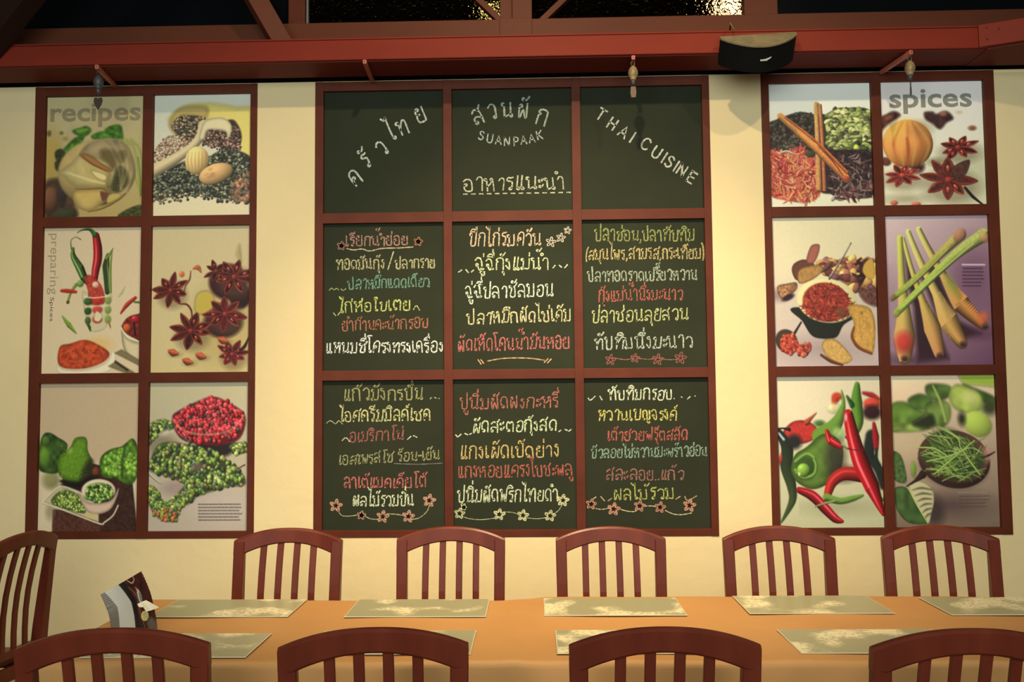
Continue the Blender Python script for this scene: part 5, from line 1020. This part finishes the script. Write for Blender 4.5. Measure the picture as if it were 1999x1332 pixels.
# ------------------------------------------------------------------ hanging bells and speaker
def bell(peg, label, body, leaf, kind):
    x, y, z, xb = peg; e = empty('wind_bell', (x, y + .022, z - .010)); tag(e, label, 'wind bell', None)
    obj('hanging_loop', tube([(0.009 * math.cos(a), 0, -.012 + .012 * math.sin(a)) for a in [k * math.pi / 6 for k in range(13)]], .0016, 6), body, e)
    sc_ = 1.0
    obj('bell_body', lathe([(.003, -.022), (.010, -.026), (.019, -.038), (.0235, -.052), (.024, -.062), (.019, -.076), (.013, -.086), (.014, -.092)], 20), body, e)
    obj('clapper', lathe([(.011, -.092), (.012, -.098), (.009, -.112), (.004, -.118)], 12), M['pewter'], e)
    if kind == 'heart':
        obj('cord', tube([(0, 0, -.118), (0, 0, -.134)], .0015, 6), M['pewter'], e)
        bm = bmesh.new(); pts = [(0, 0), (.009, .006), (.019, .003), (.022, -.012), (.015, -.032), (0, -.056), (-.015, -.032), (-.022, -.012), (-.019, .003), (-.009, .006)]
        zo = -.138
    elif kind == 'strip':
        obj('cord', tube([(0, 0, -.118), (0, 0, -.124)], .0015, 6), M['pewter'], e)
        bm = bmesh.new(); pts = [(-.011, 0), (.011, 0), (.014, -.03), (.010, -.052), (-.010, -.052), (-.014, -.03)]; zo = -.122
    else:
        obj('cord', tube([(0, 0, -.118), (0, 0, -.150)], .003, 6), M['pewter'], e)
        bm = bmesh.new(); pts = [(-.004, 0), (.004, 0), (.005, -.03), (0, -.045), (-.005, -.03)]; zo = -.15
    f1 = [bm.verts.new((a, -.001, zo + c)) for a, c in pts]; f2 = [bm.verts.new((a, .001, zo + c)) for a, c in pts]; n = len(pts)
    bm.faces.new(f1); bm.faces.new(f2[::-1])
    for i in range(n): bm.faces.new((f1[i], f2[i], f2[(i + 1) % n], f1[(i + 1) % n]))
    obj('pendant', bm_mesh(bm), leaf, e)
bell(pegs[0], 'dark grey wind bell with heart-shaped pendant hanging over the garlic poster', M['pewter'], M['darkleaf'], 'heart')
bell(pegs[2], 'cream brass wind bell with orange-brown strip pendant in front of the chalkboard', M['brass'], M['bronze'], 'strip')
bell(pegs[3], 'brass wind bell with thin dark cord hanging over the spices poster', M['brass'], M['pewter'], 'thin')

sp = empty('loudspeaker', (1.043, -0.262, 3.14)); tag(sp, 'black curved loudspeaker with silver mark, tilted down from the red beam', 'speaker')
def dshape(w_, dp, z0, z1, x_in=0.0):
    bm = bmesh.new(); prof = [(-w_ / 2, 0.0)] + [(-w_ / 2 + w_ * i / 14, -dp * (0.18 + 0.82 * math.sin(math.pi * i / 14) ** .8)) for i in range(15)] + [(w_ / 2, 0.0)]
    a = [bm.verts.new((x, y, z0)) for x, y in prof]; c = [bm.verts.new((x, y, z1)) for x, y in prof]; n = len(prof)
    bm.faces.new(a[::-1]); bm.faces.new(c)
    for i in range(n): bm.faces.new((a[i], a[(i + 1) % n], c[(i + 1) % n], c[i]))
    return bm
tilt = Matrix.Translation((0, -.055, 0.02)) @ Matrix.Rotation(R(-2.5), 4, 'Y') @ Matrix.Rotation(R(44), 4, 'X')
def tilted(bm): bmesh.ops.transform(bm, matrix=tilt, verts=bm.verts); return bm_mesh(bm)
obj('cabinet', tilted(dshape(.345, .135, -.125, -.004)), M['spk'], sp)
obj('top_plate', tilted(dshape(.350, .138, -.004, .003)), M['spktop'], sp)
bm = bmesh.new()
for pts in ([(0, 0), (.026, .002), (.050, .012), (.046, .005), (.030, -.006), (.002, -.006)],):
    a = [bm.verts.new((x - .012, -.1372, z - .062)) for x, z in pts]; c = [bm.verts.new((x - .012, -.134, z - .062)) for x, z in pts]
    bm.faces.new(a); bm.faces.new(c[::-1])
    for i in range(len(pts)): bm.faces.new((a[i], c[i], c[(i + 1) % len(pts)], a[(i + 1) % len(pts)]))
obj('silver_mark', tilted(bm), M['silver'], sp)
obj('bracket', box((-.03, -.055, -.01), (.03, .002, .02), .003), M['spk'], sp)
obj('cable', tube([(-.12, -.09, .035), (-.125, -.06, .075), (-.115, -.02, .09), (-.11, .03, .072)], .004, 6), M['brass'], sp)

# ------------------------------------------------------------------ chairs
CW = 0.44
def rake(z):
    if z > .45: t = (z - .45) / .52; return -.012 - .055 * t ** 1.2
    return -.012 - .03 * (1 - z / .45)
def bow(x): return -.016 * (1 - (2 * x / CW) ** 2)
def make_chair():
    root = empty('dining_chair')
    for s in (-1, 1):
        path = [(s * (CW / 2 - .0213) - s * .010 * (1 - z / .918), rake(z), z) for z in [0, .15, .3, .45, .55, .65, .75, .84, .918]]
        obj('stile', sweep(path, [.017, .018, .020, .022, .0215, .021, .021, .0215, .0215], [.017, .019, .022, .026, .024, .0215, .019, .0155, .0134]), M['chair'], root)
        obj('leg', sweep([(s * .19, .405, 0), (s * .19, .40, .43)], [.015, .02], [.015, .02]), M['chair'], root)
        obj('side_rail', box((s * .185 - .011, .01, .375), (s * .185 + .011, .39, .43), .002), M['chair'], root)
    # arched crest rail
    bm = bmesh.new(); n = 28; rings = []
    for i in range(n + 1):
        x = -CW / 2 + CW * i / n; t = (2 * x / CW)
        zt = .97 - .046 * abs(t) ** 2.2; zb = .912 - .042 * min(1.0, abs(t) / .82) ** 2.0 - (.004 if abs(t) > .82 else 0)
        y0 = rake(zt) + bow(x); y1 = rake(zb) + bow(x); th = .0135; c = .005; q = []
        for (dy, z, yy) in ((-th + c, zb, y1), (-th, zb + c, y1), (-th, zt - c * 1.6, y0), (-th + c, zt - .001, y0), (0, zt + .001, y0), (th - c, zt - .001, y0), (th, zt - c * 1.6, y0), (th, zb + c, y1), (th - c, zb, y1)):
            q.append(bm.verts.new((x, yy + dy, z)))
        rings.append(q)
    for a, b_ in zip(rings, rings[1:]):
        for i in range(9): bm.faces.new((a[i], a[(i + 1) % 9], b_[(i + 1) % 9], b_[i]))
    bm.faces.new(rings[0][::-1]); bm.faces.new(rings[-1]); me = bm_mesh(bm, smooth=False)
    obj('crest_rail', me, M['chair'], root)
    for k in range(4):
        x = (k - 1.5) * .068
        path = [(x, rake(z) + bow(x) * max(0, (z - .5) / .42) + .018 * math.sin(math.pi * (z - .50) / .42), z) for z in [.485, .56, .64, .72, .80, .86, .918]]
        obj('slat', sweep(path, .0128, .006, .002), M['chair'], root)
    obj('lower_rail', box((-CW / 2 + .038, rake(.49) - .011, .465), (CW / 2 - .038, rake(.49) + .011, .50), .003), M['chair'], root)
    obj('seat', box((-.205, .008, .43), (.205, .43, .455), .006), M['chair'], root)
    obj('apron', box((-.175, .388, .375), (.175, .41, .43), .002), M['chair'], root)
    obj('apron', box((-.175, -.022, .375), (.175, -.002, .43), .002), M['chair'], root)
    obj('stretcher', box((-.18, .19, .16), (.18, .21, .185), .002), M['chair'], root)
    for s in (-1, 1): obj('stretcher', box((s * .186 - .009, .0, .15), (s * .186 + .009, .395, .175), .002), M['chair'], root)
    return root
def dup(o, parent=None):
    c = o.copy(); sc.collection.objects.link(c); c.parent = parent
    for ch in list(o.children): dup(ch, c)
    return c
proto = make_chair(); first = [True]
def place(x, y, rz, label, group):
    # x, y: position of the crest rail
    o = proto if first[0] else dup(proto); first[0] = False
    off = Matrix.Rotation(R(rz), 4, 'Z') @ Vector((0, rake(.97) - .012, 0))
    o.location = (x - off.x, y - off.y, 0); o.rotation_euler = (0, 0, R(rz)); tag(o, label, 'chair', group); return o
GF, GB = 'dining chairs on the near side of the table', 'dining chairs along the wall side of the table'
place(-0.995, -2.30, 6, 'dark wooden slat-back chair on the near side of the table, below the menu card', GF)
place(-0.382, -2.30, 5, 'dark wooden slat-back chair on the near side, second from the menu card end', GF)
place(0.290, -2.30, 0, 'dark wooden slat-back chair on the near side, third from the menu card end', GF)
place(0.975, -2.32, 0, 'dark wooden slat-back chair on the near side, farthest from the menu card', GF)
for (x, y, rz, lab) in ((-1.012, -0.72, 180, 'reddish slat-back chair along the wall nearest the framed berries poster'), (-0.352, -0.70, 180, 'reddish slat-back chair against the wall, below the chalkboard\'s first two columns'), (0.293, -0.72, 180, 'reddish slat-back chair against the wall, below the joint of second and third chalkboard columns'),
                        (0.962, -0.73, 178, 'reddish slat-back chair against the wall between the chalkboard and the peppers poster'), (1.595, -0.74, 173, 'reddish slat-back chair against the wall, under the framed shredded lime leaves poster')):
    place(x, y, rz, lab, GB)
place(-2.065, -0.80, 84, 'slat-back chair at the head of the table, turned away to the side', 'chairs at the table head')

# ------------------------------------------------------------------ tables, cloth, mats
def table(x0, x1, y0, y1, label, legs):
    e = empty('dining_table', ((x0 + x1) / 2, (y0 + y1) / 2, 0)); tag(e, label, 'table', None)
    hx, hy = (x1 - x0) / 2, (y1 - y0) / 2
    obj('tabletop', box((-hx, -hy, .715), (hx, hy, .743), .004), M['table'], e)
    obj('apron', box((-hx + .06, -hy + .06, .64), (hx - .06, hy - .06, .716), .003), M['table'], e)
    for lxx in legs:
        sx = 1; lxx = lxx - (x0 + x1) / 2
        for sy in (-1, 1): obj('leg', box((lxx - .025, sy * (hy - .08) - .025, 0), (lxx + .025, sy * (hy - .08) + .025, .66), .003), M['table'], e)
table(-1.43, -0.03, -1.77, -1.085, 'long wooden table under the orange cloth, the half below the menu card', (-1.32, -.10))
table(-0.02, 1.68, -1.77, -1.085, 'long wooden table under the orange cloth, the half away from the menu card', (.03, 1.28))
def cloth():
    def back(x): return float(np.interp(x, [-1.445, -.9, -.2, -.06, .02, 1.3, 1.5, 1.705], [-1.03, -1.045, -1.058, -1.045, -1.005, -1.005, -1.02, -1.05]))
    def front(x): return float(np.interp(x, [-1.445, -.8, -.22, .07, .65, 1.4, 1.705], [-1.802, -1.802, -1.80, -1.798, -1.80, -1.802, -1.80]))
    X0, X1 = -1.452, 1.705; nx = 150; drop = .24; rad = .016
    prof = []   # (kind, value) across: back drop, top, front drop
    def fold(s_, out):     # s_: distance beyond the edge -> (outward, down)
        if s_ < rad * 1.57: a = s_ / rad; return rad * math.sin(a), rad * (1 - math.cos(a))
        return rad, rad + (s_ - rad * 1.57)
    ss_ = [drop, .17, .11, .07, .045, .03, .02, .012, .006]
    rows = [('b', s_) for s_ in ss_] + [('t', k / 34) for k in range(35)] + [('f', s_) for s_ in ss_[::-1]]
    cols = [('l', s_) for s_ in ss_] + [('m', k / nx) for k in range(nx + 1)] + [('r', s_) for s_ in ss_[::-1]]
    rs = np.random.RandomState(4); bm = bmesh.new(); G = []
    for rk, rv in rows:
        line = []
        for ck, cv in cols:
            x = X0 if ck == 'l' else X1 if ck == 'r' else X0 + (X1 - X0) * cv; yb, yf = back(x), front(x)
            y = yb + (yf - yb) * rv if rk == 't' else yb if rk == 'b' else yf; z = .7505
            z += .0016 * math.sin(x * 5 + y * 3) * math.sin(y * 9 + x) + .0012 * math.sin(x * 13 - y * 6)
            z += .003 * math.exp(-((x + .07) / .03) ** 2)
            dz = 0
            if rk in 'bf':
                o, d = fold(rv, 0); wv = .014 * min(1, d / .1) * (math.sin(x * 9 + 1) + .6 * math.sin(x * 23)); y += (o + wv) * (1 if rk == 'b' else -1); dz = max(dz, d)
            if ck in 'lr':
                o, d = fold(cv, 0); x += o * (1 if ck == 'r' else -1); dz = max(dz, d)
            line.append(bm.verts.new((x, y, z - dz)))
        G.append(line)
    for a, c in zip(G, G[1:]):
        for i in range(len(a) - 1): bm.faces.new((a[i], a[i + 1], c[i + 1], c[i]))
    bmesh.ops.recalc_face_normals(bm, faces=bm.faces)
    me = bm_mesh(bm, smooth=True); o = obj('tablecloth', me, M['cloth'])
    md = o.modifiers.new('thick', 'SOLIDIFY'); md.thickness = .0015; md.offset = -1
    return tag(o, 'plain orange tablecloth laid over both tables and folded down their edges', 'tablecloth')
cloth()
def mat_material():
    m = bpy.data.materials.new('placemat_vinyl'); m.use_nodes = True; nt = m.node_tree; b = nt.nodes['Principled BSDF']; b.inputs['Roughness'].default_value = .32
    tc = nt.nodes.new('ShaderNodeTexCoord'); n = nt.nodes.new('ShaderNodeTexNoise'); n.inputs['Scale'].default_value = 6; n.inputs['Detail'].default_value = 1
    n2 = nt.nodes.new('ShaderNodeTexVoronoi'); n2.inputs['Scale'].default_value = 70
    mul = nt.nodes.new('ShaderNodeMath'); mul.operation = 'MULTIPLY'; rp = nt.nodes.new('ShaderNodeValToRGB'); oi = nt.nodes.new('ShaderNodeObjectInfo')
    ad = nt.nodes.new('ShaderNodeVectorMath'); ad.operation = 'ADD'; sm = nt.nodes.new('ShaderNodeMath'); sm.operation = 'MULTIPLY'; sm.inputs[1].default_value = 40
    nt.links.new(oi.outputs['Random'], sm.inputs[0]); nt.links.new(tc.outputs['Object'], ad.inputs[0]); nt.links.new(sm.outputs[0], ad.inputs[1])
    nt.links.new(ad.outputs[0], n.inputs['Vector']); nt.links.new(tc.outputs['Object'], n2.inputs['Vector'])
    r1 = nt.nodes.new('ShaderNodeValToRGB'); r1.color_ramp.elements[0].position = .5; r1.color_ramp.elements[1].position = .66
    nt.links.new(n.outputs['Fac'], r1.inputs[0]); nt.links.new(r1.outputs[0], mul.inputs[0]); nt.links.new(n2.outputs['Distance'], mul.inputs[1])
    rp.color_ramp.elements[0].color = (.33, .325, .20, 1); rp.color_ramp.elements[0].position = .05
    rp.color_ramp.elements[1].color = (.74, .68, .44, 1); rp.color_ramp.elements[1].position = .5
    nt.links.new(mul.outputs[0], rp.inputs[0]); nt.links.new(rp.outputs[0], b.inputs['Base Color']); return m
M['mat'] = mat_material(); M['matedge'] = mat('placemat_edge', (.55, .52, .36, 1), .3)
def placemat(x, y, label, group, w_=.485, d_=.262, rz=0.0):
    e = empty('placemat', (x, y, .7535), R(rz)); tag(e, label, 'placemat', group)
    obj('edge_band', box((-w_ / 2, -d_ / 2, 0), (w_ / 2, d_ / 2, .0022), .0009), M['matedge'], e)
    obj('printed_sheet', box((-w_ / 2 + .004, -d_ / 2 + .004, .0021), (w_ / 2 - .004, d_ / 2 - .004, .0028)), M['mat'], e)
GM, GN = 'placemats along the wall side', 'placemats along the near side'
placemat(-1.098, -1.178, 'grey-green placemat on the wall side beside the menu card', GM)
placemat(-0.420, -1.184, 'grey-green placemat on the wall side, second from the menu card', GM)
placemat(0.262, -1.172, 'grey-green placemat on the wall side, third from the menu card, just past the cloth joint', GM)
placemat(0.962, -1.148, 'grey-green placemat on the wall side, second from the table end far from the card', GM, w_=.49, d_=.27)
placemat(1.598, -1.178, 'grey-green placemat at the table end farthest from the menu card', GM, w_=.43)
placemat(-1.088, -1.655, 'grey-green placemat on the near side in front of the menu card', GN)
placemat(-0.440, -1.625, 'grey-green placemat on the near side, half hidden by the second near chair', GN)
placemat(0.295, -1.622, 'grey-green placemat on the near side, in front of the third near chair', GN)
placemat(0.995, -1.622, 'grey-green placemat on the near side, farthest from the menu card', GN)

# menu card: a curled printed card standing on the cloth
def menu_card():
    e = empty('menu_card', (-1.297, -1.505, .7535)); tag(e, 'curled dark menu card with grey bands standing at the corner of the table', 'menu card')
    wd, ht, nu, nv = .150, .165, 36, 26
    P = Paint([(0, 0), (100, 0), (100, 140), (0, 140)], (62, 30, 24), nu * 3, nv * 3, ss=1, seed=8)
    P.noise(.3, 8)
    P.poly([(-5, -5), (9, -5), (20, 60), (16, 145), (-5, 145)], (96, 88, 76), smooth=False, shade=0)
    P.poly([(8, -5), (38, -5), (50, 60), (48, 145), (16, 145), (20, 60)], (172, 168, 158), smooth=False, shade=0)
    P.poly([(38, -5), (50, -5), (60, 60), (57, 145), (48, 145), (50, 60)], (20, 14, 14), smooth=False, shade=0)
    P.tube([(60, 4), (66, 14), (74, 10), (76, 0)], 1.6, (190, 160, 130), shade=0); P.tube([(56, 20), (66, 50), (64, 90), (70, 130)], [2, 4, 3, 2], (110, 66, 50), shade=.2)
    P.ell(72, 52, 8, 18, (206, 190, 170), 5, 0); P.ell(73, 54, 5, 13, (96, 110, 112), 5, 0); P.tube([(70, 28), (72, 40)], [1, 3], (190, 160, 150), shade=0)
    P.poly([(74, 100), (84, 96), (100, 110), (100, 140), (80, 140)], (96, 80, 70), soft=3)
    a = P.done(); ny, nx = a.shape[:2]; alb = np.clip(lin_np(a) * 1.0, .004, .9)
    co = []; 
    def pos(uv, vv, dy):
        # vv: 0 bottom..1 top ; curls towards the left going up
        zc = xc = 0; n_ = 20; m_ = max(1, int(vv * n_)); ang = 0; 
        for k in range(m_):
            ang = R(4 + 26 * ((k + .5) / n_)); st = ht * vv / m_; xc -= math.sin(ang) * st; zc += math.cos(ang) * st
        X = (uv - .5) * wd; lift = min(1, vv * 1.6)
        ax = ang * lift
        return (xc + X * math.cos(ax), dy + .02 * math.sin(uv * 3.1) * .8 - .06 * vv * .0 , zc + X * math.sin(ax) * lift)
    for dy in (0.0, .0016):
        for j in range(ny):
            for i in range(nx): co.append(pos(i / (nx - 1), 1 - j / (ny - 1), dy))
    F = []; n1 = ny * nx
    for j in range(ny - 1):
        for i in range(nx - 1):
            k = j * nx + i; F.append((k, k + nx, k + nx + 1, k + 1)); F.append((n1 + k, n1 + k + 1, n1 + k + nx + 1, n1 + k + nx))
    for i in range(nx - 1): F.append((i, i + 1, n1 + i + 1, n1 + i)); k = (ny - 1) * nx + i; F.append((k + 1, k, n1 + k, n1 + k + 1))
    for j in range(ny - 1): k = j * nx; F.append((k + nx, k, n1 + k, n1 + k + nx)); k += nx - 1; F.append((k, k + nx, n1 + k + nx, n1 + k))
    me = bpy.data.meshes.new('sheet'); me.from_pydata(co, [], F); me.update()
    at = me.color_attributes.new('print', 'FLOAT_COLOR', 'POINT'); c = np.ones((len(co), 4), np.float32); c[:n1, :3] = alb.reshape(-1, 3); c[n1:, :3] = alb.reshape(-1, 3)
    at.data.foreach_set('color', c.ravel())
    for p_ in me.polygons: p_.use_smooth = True
    sheet = obj('sheet', me, M['cardprint'], e); sheet['label'] = 'printed card with grey and pale bands'
    bx, _, bz = pos(.80, .36, 0)
    bm = bmesh.new(); bmesh.ops.create_cone(bm, cap_ends=True, segments=24, radius1=.0125, radius2=.0125, depth=.002, matrix=Matrix.Translation((bx, -.004, bz - .008)) @ Matrix.Rotation(R(90), 4, 'X') @ Matrix.Diagonal((1, 1.3, 1, 1)))
    obj('gold_badge', bm_mesh(bm), mat('gold_badge', (.50, .42, .16, 1), .4, (.34, .27, .09, 1), 160), e)
    bm = bmesh.new(); pts = [(-.024, .006), (-.012, .012), (.004, .018), (.020, .012), (.052, -.002), (.026, -.012), (.006, -.018), (-.004, -.004), (-.018, -.004)]
    a1 = [bm.verts.new((bx + x, -.008 - .25 * max(0, x), bz + .024 + z)) for x, z in pts]; a2 = [bm.verts.new((bx + x, -.0065 - .25 * max(0, x), bz + .024 + z)) for x, z in pts]; n = len(pts)
    bm.faces.new(a1); bm.faces.new(a2[::-1])
    for i in range(n): bm.faces.new((a1[i], a2[i], a2[(i + 1) % n], a1[(i + 1) % n]))
    obj('cream_tag', bm_mesh(bm), mat('cream_paper', (.85, .74, .52, 1), .6), e)
menu_card()
